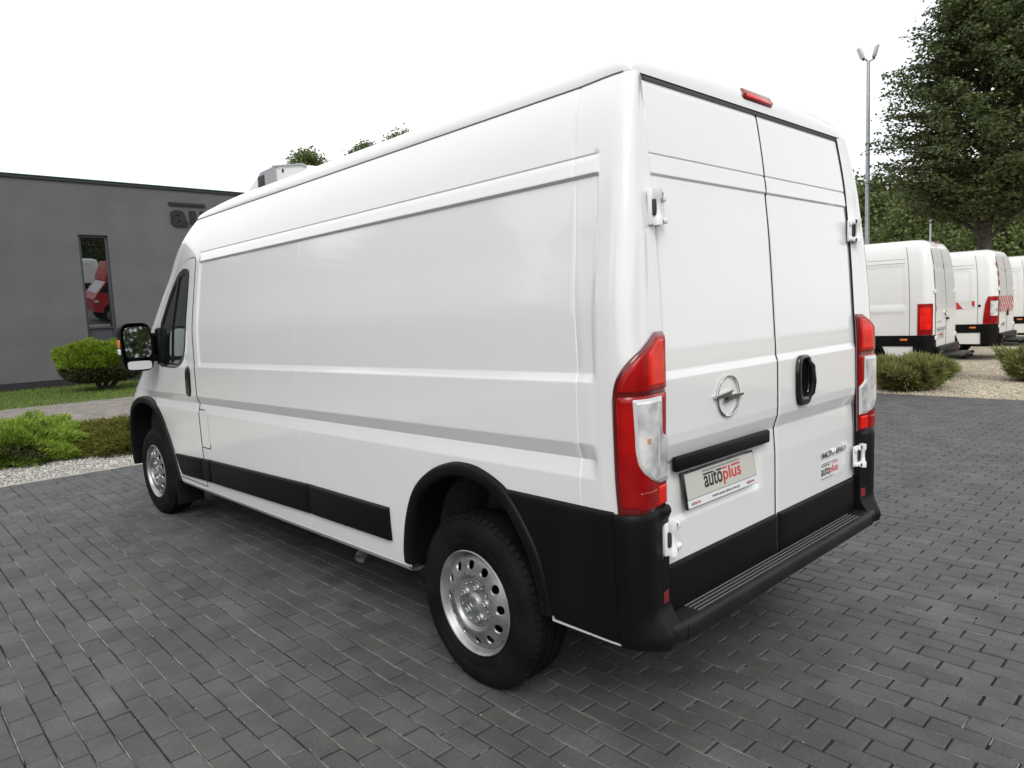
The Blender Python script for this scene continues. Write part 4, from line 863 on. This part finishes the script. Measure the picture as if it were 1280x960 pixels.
# ---- light mast with two floodlights, slim mast
def mast(name, label, cat, x, y, h, r0, r1, lamps=True):
    e = empty(name, (x, y, 0), 0, label, cat); p = MB(); p.tube([(0, 0, -.05), (0, 0, h * .5), (0, 0, h)], [r0, (r0 + r1) / 2, r1], 16); p.build('pole', 'galvanised', e)
    b = MB(); b.box((0, 0, .01), (.36, .36, .03), .01); b.build('base_plate', 'galvanised', e)
    if lamps:
        rx_ = Vector((.7257, -.6865, 0)).normalized()
        a = MB(); a.tube([rx_ * -.24 + Vector((0, 0, h + .16)), Vector((0, 0, h - .02)), rx_ * .25 + Vector((0, 0, h + .10))], .035, 8); a.build('cross_arm', 'galvanised', e)
        for sg, q in ((-1, (-.30, .30)), (1, (.28, .36))):
            l = MB(); ang = math.atan2(rx_.y, rx_.x); m = Matrix.Rotation(ang, 3, 'Z') @ Matrix.Rotation(R(-24 if sg < 0 else 16), 3, 'Y'); c = rx_ * q[0] + Vector((0, 0, h + q[1])); l.box(c, (.09, .26, .44), .03, m)
            lo = l.build('floodlight', 'plate_white' if sg < 0 else 'unit_grey', e); g = MB(); g.box(c + m @ Vector((sg * -.047, 0, .02)), (.01, .20, .36), .004, m); g.build('lamp_glass', 'plate_beige' if sg > 0 else 'sticker_white', lo)
            k = MB(); k.box(c + m @ Vector((0, 0, -.24)), (.07, .09, .12), .02, m); k.build('bracket', 'dark_steel', lo)
    else:
        a = MB(); a.box((.06, 0, h - .05), (.12, .08, .10), .02); a.build('sensor_head', 'plate_white', e)
    return e
mast('light_mast', 'tall galvanised light mast with two angled floodlights on top', 'light pole', 27.1, 9.75, 10.55, .105, .06)
mast('slim_mast', 'slim pale mast rising behind the nearest parked van', 'pole', 45.0, 12.7, 6.6, .07, .05, False)
# ================================================================ trees, shrubs
def quads(c, size, nrm=None, asp=1.6, flat=0.0):
    """random leaf quads at points c; size array; flat>0 pulls the leaf planes to horizontal"""
    n = len(c); d = rng.normal(size=(n, 3)); d[:, 2] *= (1 - flat); d /= np.linalg.norm(d, axis=1, keepdims=True) + 1e-9
    u = rng.normal(size=(n, 3)); u -= d * np.sum(u * d, 1, keepdims=True) * (1 if flat == 0 else 1); u /= np.linalg.norm(u, axis=1, keepdims=True) + 1e-9
    if flat > 0:
        nz = np.tile([0, 0, 1.0], (n, 1)) + rng.normal(0, 1 - flat, (n, 3)); nz /= np.linalg.norm(nz, axis=1, keepdims=True); d = np.cross(nz, u); d /= np.linalg.norm(d, axis=1, keepdims=True) + 1e-9
    s = size[:, None]; a = c - d * s * asp / 2; b = c + u * s / 2; e = c + d * s * asp / 2; f = c - u * s / 2
    return np.stack([a, b, e, f], 1).reshape(-1, 3), np.arange(4 * n).reshape(-1, 4)
def crown_tree(prof_z, prof_r, n_br, n_leaf, leaf, seed, layered=.6, core=.25, clump=.5):
    """returns (trunk MB, leaf verts, leaf faces)"""
    global rng
    rng = np.random.default_rng(seed); pr = spline(prof_z, prof_r); zlo, zhi = prof_z[0], prof_z[-1]; tk = MB(); H = zhi
    tips = []
    tr0 = H * .020; path = [(0, 0, -.1)]; rad = [tr0 * 1.35]
    ox = oy = 0
    for k in range(1, 9):
        z = H * .93 * k / 8; ox += rng.normal(0, .02 * H / 10); oy += rng.normal(0, .02 * H / 10); path.append((ox, oy, z)); rad.append(tr0 * (1 - .9 * k / 8))
    tk.tube(path, rad, 10); PZ = np.array(path)
    for b in range(n_br):
        zt = zlo + (zhi - zlo) * (b + rng.uniform(0, 1)) / n_br; r = float(pr(zt)) * rng.uniform(.55, 1.06); a = b * 2.39996 + rng.normal(0, .3)
        zb = max(.25 * zlo if zlo > 0 else .1, zt - r * rng.uniform(.25, .6)); zb = min(zb, H * .9); bx = np.interp(zb, PZ[:, 2], PZ[:, 0]); by = np.interp(zb, PZ[:, 2], PZ[:, 1])
        end = np.array([math.cos(a) * r, math.sin(a) * r, zt]); st_ = np.array([bx, by, zb]); mid = (st_ + end) / 2 + np.array([0, 0, .12 * r])
        if b % 2 == 0 or n_br < 120: tk.tube([st_, mid, end], [tr0 * .28 * (1 - zb / H) + .012, tr0 * .14 + .006, .006], 5, cap=False)
        tips.append((st_, mid, end, r))
    per = n_leaf // n_br; C, Sz = [], []
    for st_, mid, end, r in tips:
        t = core + (1 - core) * rng.uniform(0, 1, per)**.75; t = t[:, None]; base = (1 - t)**2 * st_ + 2 * t * (1 - t) * mid + t * t * end
        spread = clump * (.25 + .75 * np.sin(np.clip(t, 0, 1) * math.pi * .75)); d = rng.normal(size=(per, 3)) * spread * np.array([1, 1, 1 - layered]); d[:, 2] -= np.linalg.norm(d[:, :2], axis=1) * .25 * layered
        C.append(base + d); Sz.append(rng.uniform(leaf * .6, leaf * 1.3, per))
    V, F = quads(np.concatenate(C), np.concatenate(Sz), flat=layered * .7); return tk, V, F
def place_tree(name, label, loc, data, leafm, group=None, cat='tree', rz=0, sc=1.0, first=None):
    e = empty(name, loc, rz, label, cat, group); e.scale = (sc, sc, sc)
    new_obj('trunk', data[0], e); new_obj('crown', data[1], e); return e
def tree_data(args, leafm):
    tk, V, F = crown_tree(*args[0], **args[1]); a = tk.mesh('trunk'); a.materials.append(MAT['bark']); b = big_mesh('crown', V, F); b.materials.append(MAT[leafm]); return a, b
big = tree_data((([4.5, 4.9, 5.6, 6.8, 8.0, 9.5, 11, 12.5, 14, 15.2], [1.6, 2.9, 3.5, 3.85, 3.6, 3.1, 2.4, 1.65, .9, .2], 520, 120000, .085, 3), dict(layered=.78, core=.28, clump=.25)), 'leaf_dark')
place_tree('shade_tree', 'tall dark leafy tree towering over the parked vans', (28.0, 6.05, 0), big, 'leaf_dark', rz=.6)
top = tree_data((([4, 6, 8.5, 10.5, 11.8, 12.6, 13], [1.2, 2.4, 2.6, 2.3, 1.7, 1.0, .2], 150, 24000, .11, 5), dict(layered=.1, core=.3, clump=.26)), 'leaf_mid')
for (x, y, sc, rz, lb) in ((18.41, 38.36, .895, .3, 'green tree top showing over the roof cooling unit'), (21.04, 35.93, .915, 1.9, 'sparse tree tip peeking over the middle of the van roof'), (23.03, 34.9, .972, 4.2, 'treetop sliver beyond the van roof nearest its tall rear end')):
    place_tree('distant_tree', lb, (x, y, 0), top, 'leaf_mid', 'trees beyond the van roof', rz=rz, sc=sc)
# woodland far behind the parked vans: countable front trees, the rest one mass
ft = [tree_data((([1, 2.5, 4.5, 7, 9, 10.5], [2.2, 3.4, 3.9, 3.4, 2.2, .4], 80, 9000, .22, 20 + k), dict(layered=.15, core=.45, clump=.60)), m) for k, m in enumerate(('leaf_mid', 'leaf_deep', 'leaf_light'))]
for (x, y, k, sc, lb) in ((57, 20.5, 0, .98, 'round mid green tree behind the light mast'), (60, 12.2, 2, .92, 'pale green bushy tree left of the dark trunk'), (63, 8.2, 1, 1.0, 'deep green tree right behind the dark trunk'), (52, 4.6, 2, .56, 'small pale green tree low at the right edge'), (52, 15.8, 0, .80, 'broad green tree between light mast and slim mast')):
    place_tree('woodland_tree', lb, (x, y, 0), ft[k], None, 'trees at the woodland edge', rz=x, sc=sc)
V, F, n = [], [], 0
rw = random.Random(3); co = [np.array([v.co[:] for v in f_[1].vertices]) for f_ in ft]
for i in range(34):
    t = i / 33; az = R(52 + 48 * t); d = rw.uniform(66, 92); x, y = -2.7 + d * math.sin(az), -1.1 + d * math.cos(az); c = co[i % 2]; a = rw.uniform(0, 6); sc = rw.uniform(.95, 1.25) * (d / 78)
    q = c * sc; q = np.stack([q[:, 0] * math.cos(a) - q[:, 1] * math.sin(a) + x, q[:, 0] * math.sin(a) + q[:, 1] * math.cos(a) + y, q[:, 2]], 1); V.append(q); F.append(np.arange(len(q)).reshape(-1, 4) + n); n += len(q)
tag(new_obj('woodland', big_mesh('woodland', np.concatenate(V), np.concatenate(F)), None, 'leaf_deep'), 'dense dark green woodland across the far background', 'woodland', None, 'stuff')
# trees outside the frame that the paint, mirror and window reflect
for i, (x, y, k, sc) in enumerate(((-19, 10, 0, 1.12), (-22, 16, 1, 1.25), (-18, 24, 0, 1.2), (-25, 4, 1, 1.1), (-21, 33, 1, 1.3), (-17, 41, 0, 1.2), (3, -34, 1, 1.0), (9, -37, 0, 1.1), (15, -33, 1, 1.0), (20, -35, 0, 1.05), (26, -30, 1, .95), (-4, -36, 0, .9))):
    place_tree('yard_tree', 'tree outside the frame, mirrored in the van paint and building window', (x, y, 0), ft[k], None, 'trees around the yard outside the frame', rz=i * 1.3, sc=sc)

# ---- shrubs
def shoots(c, d, ln, wd, k=3):
    """feathery sprays: k crossed narrow triangles per point along direction d"""
    n = len(c); V = []
    for j in range(k):
        dj = d + rng.normal(0, .38, (n, 3)); dj /= np.linalg.norm(dj, axis=1, keepdims=True); s = np.cross(dj, rng.normal(size=(n, 3))); s /= np.linalg.norm(s, axis=1, keepdims=True) + 1e-9
        l = (ln * rng.uniform(.6, 1.1, n))[:, None]; w_ = (wd * rng.uniform(.7, 1.3, n))[:, None]; V.append(np.stack([c - s * w_, c + s * w_, c + dj * l], 1))
    V = np.stack(V, 1).reshape(-1, 3); return V, np.arange(len(V)).reshape(-1, 3)
def mound(rx, ry, h, n, ln, wd, seed, vase=0.0, depth=.35, up=.5, lump=.16, box=1.0):
    global rng
    rng = np.random.default_rng(seed); a = rng.uniform(0, 2 * math.pi, n); e = np.arcsin(rng.uniform(.0 if vase == 0 else -.05, 1, n)); k = 1 - depth * rng.uniform(0, 1, n)**2
    ph = rng.uniform(0, 6, 8); k *= 1 + lump * (np.sin(a * 3 + ph[0]) * np.sin(e * 4 + ph[1]) + .7 * np.sin(a * 7 + ph[2]) * np.cos(e * 6 + ph[3]) + .5 * np.sin(a * 13 + ph[4] + e * 9))
    x, y, z = np.cos(a) * np.cos(e)**box * rx * k, np.sin(a) * np.cos(e)**box * ry * k, np.sin(e)**.8 * h * k if vase == 0 else np.sin(np.clip(e, 0, 2)) * h * k
    if vase: f = 1 - vase * (1 - np.clip(z / h, 0, 1))**1.5; x *= f; y *= f; z = z * .75 + .25 * h * (np.hypot(x / rx, y / ry))**1.2
    c = np.c_[x, y, np.clip(z, .01, 9)]; d = np.c_[np.cos(a) * np.cos(e), np.sin(a) * np.cos(e), np.sin(e) * .6 + up]; d /= np.linalg.norm(d, axis=1, keepdims=True)
    return shoots(c, d, np.full(n, ln), np.full(n, wd))
def shrub(name, label, loc, rx, ry, h, n, ln, wd, m, seed, under='shaded_foliage', vase=0.0, group=None, cat='shrub', up=.5, nu=.35, zoff=0, stem=True, lump=.16, box=1.0):
    e = empty(name, loc, 0, label, cat, group); V, F = mound(rx, ry, h, n, ln, wd, seed, vase, up=up, lump=lump, box=box); V[:, 2] += zoff; new_obj('foliage', big_mesh('foliage', V, F), e, m)
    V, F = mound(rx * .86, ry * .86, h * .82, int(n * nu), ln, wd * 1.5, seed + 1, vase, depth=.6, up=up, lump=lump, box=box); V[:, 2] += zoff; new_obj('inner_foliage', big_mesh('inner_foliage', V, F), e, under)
    if stem:
        s_ = MB(); rs = random.Random(seed)
        for k in range(9): a = k * .7; q = rs.uniform(.3, .75); s_.tube([(rs.uniform(-.05, .05), rs.uniform(-.05, .05), -.03), (math.cos(a) * rx * q * .5, math.sin(a) * ry * q * .5, h * .22 + zoff), (math.cos(a) * rx * q, math.sin(a) * ry * q, h * .5 + zoff)], [.025, .016, .006], 6)
        s_.build('stems', 'stem_brown', e)
    return e
shrub('spreading_juniper', 'large bright green spreading juniper at the left edge', (-1.38, 9.55, 0), .98, 1.05, .40, 26000, .08, .0065, 'juniper_green', 31, up=.35)
shrub('spreading_juniper', 'rusty green low juniper beside the front wheel', (.02, 9.0, 0), .80, .75, .33, 17000, .07, .0065, 'juniper_rust', 37, up=.35)
shrub('spreading_juniper', 'small brown tipped juniper cut off by the left edge', (-1.98, 8.95, 0), .36, .36, .42, 3600, .09, .008, 'juniper_rust', 41)
shrub('spreading_juniper', 'feathery dusty green juniper in front of the nearest parked van', (9.78, 2.78, 0), .80, .70, .50, 9000, .17, .012, 'juniper_dusty', 43, vase=.55, up=.45)
shrub('spreading_juniper', 'dusty juniper cut off by the right edge', (11.75, 1.42, 0), .62, .6, .56, 5000, .15, .012, 'juniper_dusty', 47, vase=.5)
rb = shrub('round_pine', 'round clipped bright green pine bush on short trunks before the window', (2.02, 19.3, 0), .93, .85, .60, 15000, .10, .014, 'pine_top', 53, zoff=.60, up=.6, stem=False, cat='bush', nu=.2, lump=.12, box=.55)
def lower(rx, ry, h, n, seed):
    r2 = np.random.default_rng(seed); a = r2.uniform(0, 6.283, n); e = np.arcsin(r2.uniform(0, 1, n)); k = 1 - .4 * r2.uniform(0, 1, n)**2; c = np.c_[np.cos(a) * np.cos(e)**.55 * rx * k, np.sin(a) * np.cos(e)**.55 * ry * k, -np.sin(e) * h * k + .64]; d = np.c_[np.cos(a), np.sin(a), 0 * a]; return shoots(c, d, np.full(n, .10), np.full(n, .016))
V, F = lower(.92, .84, .42, 9000, 5); new_obj('lower_foliage', big_mesh('lower_foliage', V, F), rb, 'shaded_foliage')  # underside of the bush, its shade put into the dark foliage colour
s_ = MB()
for (a, b) in ((-.05, -.2), (.1, .45), (.02, .1)): s_.tube([(a, 0, -.03), (a + b * .4, 0, .18), (a + b, .05, .5)], [.07, .055, .03], 8)
s_.build('trunk', 'bark', rb)
# ================================================================ parked vans on the gravel lot
def clip_x(pl, x, s):
    o = []
    for i in range(len(pl)):
        a, b = pl[i], pl[(i + 1) % len(pl)]; ia, ib = s * (a[0] - x) >= 0, s * (b[0] - x) >= 0
        if ia: o.append(a)
        if ia != ib: t = (x - a[0]) / (b[0] - a[0]); o.append((x, a[1] + (b[1] - a[1]) * t))
    return o
def parked_van(name, label, loc, rz, H, kind, group='white vans parked in a row on the gravel'):
    e = empty(name, loc, rz, label, 'van', group); L_ = 5.6; hw = .93
    W_ = spline([.25, .5, .9, 1.3, 1.7, H - .30, H - .12, H - .04, H], [.90, .92, .93, .93, .91, .845, .79, .70, .55]); LN = spline([0, 1.2, 1.8, H - .2, H - .05, H], [0, 0, .03, .10, .17, .28])
    zs = np.unique(np.r_[np.linspace(.36, H - .3, 60), np.linspace(H - .3, H, 18)]); rc = .16
    def off(y, z):
        if kind == 'low': r_ = sstep(.42, .44, y) * (1 - sstep(2.5, 2.52, y)); return -.012 * r_ * sstep(H - 1.16, H - 1.14, z) * (1 - sstep(H - .46, H - .44, z)) + .010 * sstep(1.20, 1.22, z) * (1 - sstep(1.24, 1.30, z)) * r_
        r_ = sstep(.50, .52, y) * (1 - sstep(2.6, 2.62, y)); return -.012 * r_ * sstep(1.22, 1.25, z) * (1 - sstep(H - .46, H - .43, z)) + .006 * sstep(H - .36, H - .34, z) * r_
    cols = []
    for x in np.linspace(0, hw - rc, 8): cols.append(np.stack([-x * (W_(zs) / hw), LN(zs) + .0 * zs, zs], -1))
    for a in np.linspace(0, math.pi / 2, 9)[1:]: k = W_(zs) / hw; cols.append(np.stack([-(hw - rc + rc * math.sin(a)) * k, LN(zs) + rc * (1 - math.cos(a)), zs], -1))
    yy = np.unique(np.r_[np.linspace(rc + .02, 2.9, 90), np.linspace(2.95, 4.3, 20)])
    for y in yy: w_ = W_(zs) + np.array([float(off(y, z)) for z in zs]) - .004 * (abs(y - .36) < .016); cols.append(np.stack([-w_, y + LN(zs) * max(0, 1 - (y - rc) / 1.0), zs], -1))
    yf = np.interp(zs, [.3, .9, 1.15, H - .45, H - .1, H], [5.6, 5.55, 5.1, 4.35, 4.1, 3.9])
    for a in np.linspace(0, math.pi / 2, 12)[1:]: cols.append(np.stack([-W_(zs) * math.cos(a)**.7 if a < 1.57 else 0 * zs, 4.3 * 0 + np.minimum(4.3, yf - .2) * (1 - math.sin(a)**.7) + yf * math.sin(a)**.7, zs], -1))
    G_ = np.array(cols); C_ = (G_[:-1, :-1] + G_[1:, 1:]) / 2; kp = np.ones(C_.shape[:2], bool)
    for yc in (1.15, 4.55): kp &= ~((np.hypot(C_[..., 1] - yc, C_[..., 2] - .34) < .41) & (np.abs(C_[..., 0]) > .6))
    b = MB(); b.grid(G_, keep=kp, flip=True); b.grid(G_ * (-1, 1, 1), keep=kp); tp = G_[:, -1]; b.add(np.r_[tp, (tp * (-1, 1, 1))[::-1]], [tuple(range(2 * len(tp)))]); b.build('body_shell', 'bg_paint', e, angle=30)
    def spt(y, z, o=0, sg=-1): return (sg * (float(W_(z)) + float(off(y, z)) + o), y + float(LN(z)) * max(0, 1 - (y - rc) / 1.0), z)
    def cpt(a, z, o=0, sg=-1):      # a: 0 rear face edge .. pi/2 side
        k = float(W_(z)) / hw; return (sg * ((hw - rc) * k + (rc * k + o) * math.sin(a)), float(LN(z)) + rc - (rc + o) * math.cos(a), z)
    def patch(pts, m, nm, par=e, ang=40): q = MB(); q.grid(pts); o = q.build(nm, m, par, angle=ang); return o
    zc = .80
    for sg in (-1, 1):
        # rear door leaf
        dzs = np.linspace(.47, H - .16, 40); P = []
        for z in dzs:
            k = float(W_(z)) / hw; row = []
            for t in np.linspace(0, 1, 14):
                x = .006 + ((hw - rc) * k + .012 - .006) * t; dv = .004 + (.010 * float(sstep(1.22, 1.25, z)) * (-1 if False else 0)); row.append((sg * x, float(LN(z)) - .012 - .010 * float(sstep(1.2, 1.23, z) * (1 - sstep(1.26, 1.32, z))) + .012 * float(sstep(H - .52, H - .50, z)) * (1 - float(sstep(H - .48, H - .46, z))), z))
            P.append(row)
        q = MB(); q.grid(P, flip=sg > 0); dr = q.build('rear_door', 'bg_paint', e, angle=30)
        for z in (1.55, .75):
            hq = MB(); hq.box((sg * ((hw - rc) + .01), float(LN(z)) - .012, z), (.09, .03, .07), .01); hq.build('hinge', 'hinge_paint', dr)
        # lower cladding with the wheel arch, bumper corner
        for nm, y0, y1 in (('side_cladding', .30, .78),):
            P = [[spt(y0 + (1.15 - .42 * math.sqrt(max(0, 1 - ((z - .34) / .461)**2)) - y0) * t, z, .012, sg) for t in np.linspace(0, 1, 6)] for z in np.linspace(zc - .19, zc, 9)]; patch(P, 'black_plastic', nm)
            P = [[spt(1.52 + 2.2 * t, z, .012, sg) for t in np.linspace(0, 1, 6)] for z in np.linspace(zc - .19, zc, 5)]; patch(P, 'black_plastic', nm)
        A_ = [(1.15 + .43 * math.cos(a), .34 + .46 * math.sin(a)) for a in np.linspace(-.15, math.pi + .15, 30)]; B_ = [(1.15 + .36 * math.cos(a), .34 + .39 * math.sin(a)) for a in np.linspace(-.15, math.pi + .15, 30)]
        patch([[spt(y, z, .016, sg) for y, z in A_], [spt(y, z, .018, sg) for y, z in B_], [(sg * .7, y, z) for y, z in B_]], 'black_plastic', 'arch_trim')
        patch([[(sg * x, 1.15 + .42 * math.cos(a), .34 + .45 * math.sin(a)) for a in np.linspace(-.2, math.pi + .2, 20)] for x in (.90, .45)], 'underbody', 'wheel_liner')
        P = [[cpt(a, z, .02, sg) for a in np.linspace(0, math.pi / 2, 7)] + [spt(y, z, .02, sg) for y in (.2, .30)] for z in np.linspace(.36, zc, 8)]; bc = patch(P, 'black_plastic', 'bumper_corner')
        q = MB(); q.box((sg * (hw + .008), .45, zc - .075), (.02, .12, .035), .008); q.build('marker_lamp', 'amber', e)
        if kind == 'low':
            P = [[cpt(a, z, .012, sg) for a in np.linspace(.55, math.pi / 2, 7)] + [spt(y, z, .012, sg) for y in (.19, .235)] for z in np.linspace(zc + .005, 1.345, 10)]; tl = patch(P, 'lamp_red', 'tail_lamp')
            P = [[cpt(a, z, .018, sg) for a in np.linspace(.75, math.pi / 2, 6)] + [spt(.20, z, .018, sg)] for z in np.linspace(zc + .10, 1.28, 8)]; patch(P, 'lamp_bright', 'red_lens', tl)
        else:
            SOo = lambda z: np.interp(z, [.78, 1.0, 1.25, 1.36, 1.42], [.10, .09, .06, .02, .0])
            P = [[cpt(a, z, .012, sg) for a in np.linspace(.25, math.pi / 2, 7)] + [spt(rc + SOo(z) * t, z, .012, sg) for t in (.5, 1)] for z in np.linspace(zc + .005, 1.40, 12)]; tl = patch(P, 'lamp_red', 'tail_lamp')
            P = [[cpt(a, z, .017, sg) for a in np.linspace(.45, 1.35, 6)] for z in np.linspace(.98, 1.30, 8)]; patch(P, 'lamp_clear', 'clear_lens', tl)
    def line(pts, nm, m='seam_grey', r=.006): q = MB(); q.tube(pts, r, 5, cap=False); q.build(nm, m, e)
    for sg in (-1, 1):
        line([spt(.36, z, .001, sg) for z in np.linspace(zc, H - .12, 24)], 'panel_seam', r=.004)
        line([spt(y, H - .33, .001, sg) for y in np.linspace(.40, 2.6, 8)], 'crease_shade_line', r=.003); line([spt(y, H - .40, .001, sg) for y in np.linspace(.40, 2.6, 8)], 'crease_shade_line', r=.003)  # thin grey lines painted along the creases in place of their shade
    line([(0, float(LN(z)) - .012, z) for z in np.linspace(.5, H - .18, 24)], 'door_seam', 'seam_black', .005)
    q = MB(); q.box((0, -.03, .52), (1.58, .12, .14), .03); q.box((0, .0, .42), (1.62, .16, .12), .03); bo = q.build('rear_bumper', 'black_plastic', e)
    q = MB(); q.box((0, -.20, .42), (1.15, .30, .05), .02); q.build('rear_step', 'step_plastic', e)
    for sg in (-1, 1): q = MB(); q.box((sg * .70, -.095, .50), (.12, .012, .035), .004); q.build('reflector', 'reflector_red', bo)
    q = MB(); q.tube([(.1, .1, .36), (.1, -.32, .36), (.1, -.42, .40)], .028, 8); q.lathe([(-.03, .0), (-.02, .02), (0, .027), (.02, .02), (.03, 0)], 12, 'z', (.1, -.42, .45)); q.box((.1, -.30, .37), (.2, .12, .10), .02); q.build('tow_bar', 'underbody', e)
    q = MB(); q.box((-.42, -.014, .78), (.46, .012, .115), .004); np_ = q.build('number_plate', 'plate_beige' if kind == 'low' else 'plate_white', e)
    if kind == 'low':
        q = MB(); q.box((-.42, -.024, .90), (.54, .03, .06), .014); q.build('plate_handle', 'unit_grey', e); put_text('autoplus', -.57, .765, .30, .05, 'ink_red', np_, y=-.022, bold=.02)
        q = MB(); q.lathe([(0, .052), (-.012, .050), (-.012, .042), (0, .040)], 32, 'y', (-.09, -.02, 1.17)); 
        for k in range(3): a = math.pi / 2 + k * 2.0944; q.box((-.09 + .022 * math.cos(a), -.026, 1.17 + .022 * math.sin(a)), (.046, .008, .008), .002, Matrix.Rotation(-a, 3, 'Y'))
        q.build('emblem', 'chrome', e); q = MB(); q.box((.07, -.03, 1.06), (.10, .03, .05), .01); q.build('door_handle', 'gloss_black', e)
        q = MB(); q.box((-.52, -.0145, 1.02), (.34, .004, .022)); q.build('badge', 'chrome', e)
        q = MB(); q.box((-.2, .10, H - .06), (.26, .03, .035), .01); q.build('brake_lamp', 'reflector_red', e)
    else:
        put_text('Z1 4LAK', -.62, .745, .40, .07, 'ink_black', np_, y=-.022, bold=.02) if False else None
        q = MB(); q.box((.03, -.03, 1.03), (.10, .03, .16), .02); q.build('door_handle', 'gloss_black', e)
    if kind == 'high' and loc[0] < 18:
        def chev(x0, x1, z0, z1, n, facing, nm='chevron'):
            w_ = (x1 - x0) / n
            for k in range(n + 1):
                a0 = x0 + (k - 1) * w_; pl_ = [(a0 + .0 * w_, z1), (a0 + .55 * w_, z1), (a0 + 1.55 * w_, z0), (a0 + 1.0 * w_, z0)]; pl_ = clip_x(clip_x(pl_, x0, 1), x1, -1)
                if len(pl_) < 3: continue
                q = MB(); o = .0165
                if facing == 'side': q.add([spt(u, z0 + z1 - v, .007) for u, v in pl_], [tuple(range(len(pl_)))])
                else: q.add([(u, float(LN(v)) - .028, v) for u, v in pl_], [tuple(range(len(pl_)))])
                q.build(nm, 'stripe_red', e, smooth=False)
        q = MB(); q.add([spt(.42, 1.14, .005), spt(.98, 1.14, .005), spt(.98, 1.31, .005), spt(.42, 1.31, .005)], [(0, 1, 2, 3)]); q.build('marking_panel', 'stripe_white', e, smooth=False); [(lambda q: (q.add([spt(u, v, .008) for u, v in pl_], [tuple(range(len(pl_)))]), q.build('chevron', 'stripe_red', e, smooth=False)))(MB()) for pl_ in ([(.93, 1.31), (.76, 1.31), (.64, 1.14), (.81, 1.14)], [(.58, 1.31), (.42, 1.31), (.42, 1.17)])]
        q = MB(); q.add([(-.74, -.0255, 1.06), (.60, -.0255, 1.06), (.60, -.020, 1.40), (-.74, -.020, 1.40)], [(0, 1, 2, 3)]); q.build('marking_panel', 'stripe_white', e, smooth=False); chev(-.74, .60, 1.06, 1.225, 6, 'rear'); chev(-.74, .60, 1.235, 1.40, 6, 'rear')
        for k in range(4): z0 = 1.44 + k * .2; q = MB(); q.add([(-.775, float(LN(z)) - .016, z) if s_ else (-.70, float(LN(z)) - .016, z) for z, s_ in ((z0, 1), (z0, 0), (z0 + .11, 0), (z0 + .11, 1))], [(0, 1, 2, 3)]); q.build('chevron', 'stripe_red', e, smooth=False)
        q = MB(); q.lathe([(-.006, 0), (-.006, .028), (0, .03)], 14, 'x', (-.932, .33, 1.2)); q.build('side_marker', 'seam_black', e)
        for k in range(6): q = MB(); q.box((-.60 + k * .07, -.0215, .78), (.035, .003, .07)); q.build('plate_mark', 'ink_grey', np_, smooth=False)
    w1 = wheel(e, (-.90, 1.15, .345), 0, .3, .97, False); wheel(e, (.90, 1.15, .345), math.pi, .5, .97, False); wheel(e, (-.90, 4.55, .345), 0, .7, .97, False); wheel(e, (.90, 4.55, .345), math.pi, .2, .97, False)
    q = MB(); q.box((0, 2.7, .40), (1.6, 5.2, .12)); q.build('underside', 'underbody', e); q = MB(); q.box((.1, .5, .33), (.9, .5, .12), .03); q.build('exhaust_box', 'underbody', e)
    ws_ = MB(); ws_.add([(-.72, 5.02, 1.2), (.72, 5.02, 1.2), (.62, 4.42, H - .45), (-.62, 4.42, H - .45)], [(0, 1, 2, 3)]); ws_.build('windscreen', 'tint_glass', e, smooth=False)
    for sg in (-1, 1): q = MB(); q.add([spt(3.35, 1.25, .006, sg), spt(4.2, 1.25, .006, sg), spt(3.98, 1.9, .006, sg), spt(3.35, 1.95, .006, sg)], [(0, 1, 2, 3) if sg < 0 else (3, 2, 1, 0)]); q.build('side_window', 'tint_glass', e, smooth=False)
    return e
parked_van('parked_van', 'nearest parked white van with plain rectangular red tail lamps', (11.83, 2.82, 0), R(4), 2.47, 'low')
parked_van('parked_van', 'parked white van with red and white striped rear markings', (16.4, 2.85, 0), R(2), 2.43, 'high')
parked_van('parked_van', 'farthest parked white van, cut off by the right edge', (21.15, 2.9, 0), R(1), 2.42, 'high')
parked_van('parked_van', 'white van outside the frame, mirrored in the building window', (10.9, -12, 0), R(90), 2.45, 'high', None)

# ---- red truck behind the white van, seen only mirrored in the building window
tk = empty('red_truck', (6.15, 6.0, 0), 0, 'red truck mirrored in the tall window of the grey building', 'truck')
c = MB(); c.prism([(.05, .55), (0, .75), (.02, 1.15), (.18, 1.42), (.62, 2.05), (1.75, 2.1), (1.75, .5), (1.15, .5), (1.1, .75), (.9, .88), (.62, .88), (.45, .75), (.42, .5)], -1.0, 1.0, 'y'); c.build('cab', 'truck_red', tk, smooth=False)
c = MB(); c.prism([(.55, 2.06), (.85, 2.9), (1.7, 2.98), (1.75, 2.1)], -.95, .95, 'y'); c.build('wind_deflector', 'truck_red', tk, smooth=False)
c = MB(); c.add([(.26, 1.003, 1.47), (.66, 1.003, 2.0), (1.0, 1.003, 2.0), (1.0, 1.003, 1.45)], [(0, 1, 2, 3)]); c.add([(1.05, 1.003, 1.42), (1.05, 1.003, 2.0), (1.65, 1.003, 2.02), (1.65, 1.003, 1.42)], [(0, 1, 2, 3)]); c.build('side_window', 'tint_glass', tk, smooth=False)
c = MB(); c.add([(.19, -.9, 1.45), (.19, .9, 1.45), (.60, .85, 2.02), (.60, -.85, 2.02)], [(0, 1, 2, 3)]); c.build('windscreen', 'galvanised', tk, smooth=False)
c = MB(); c.box((4.6, 0, 1.95), (5.4, 2.1, 2.1), .02); c.build('cargo_box', 'unit_white', tk); c = MB(); c.box((3.6, 0, .7), (7, .9, .25)); c.build('chassis', 'underbody', tk)
c = MB(); c.box((.12, .95, 1.05), (.2, .14, .12), .02); c.build('headlight', 'lamp_clear', tk)
for x in (.76, 5.2):
    for sg in (-1, 1): w_ = wheel(tk, (x, sg * 1.0, .36), R(-90) if sg > 0 else R(90), 0, 1.0, False)
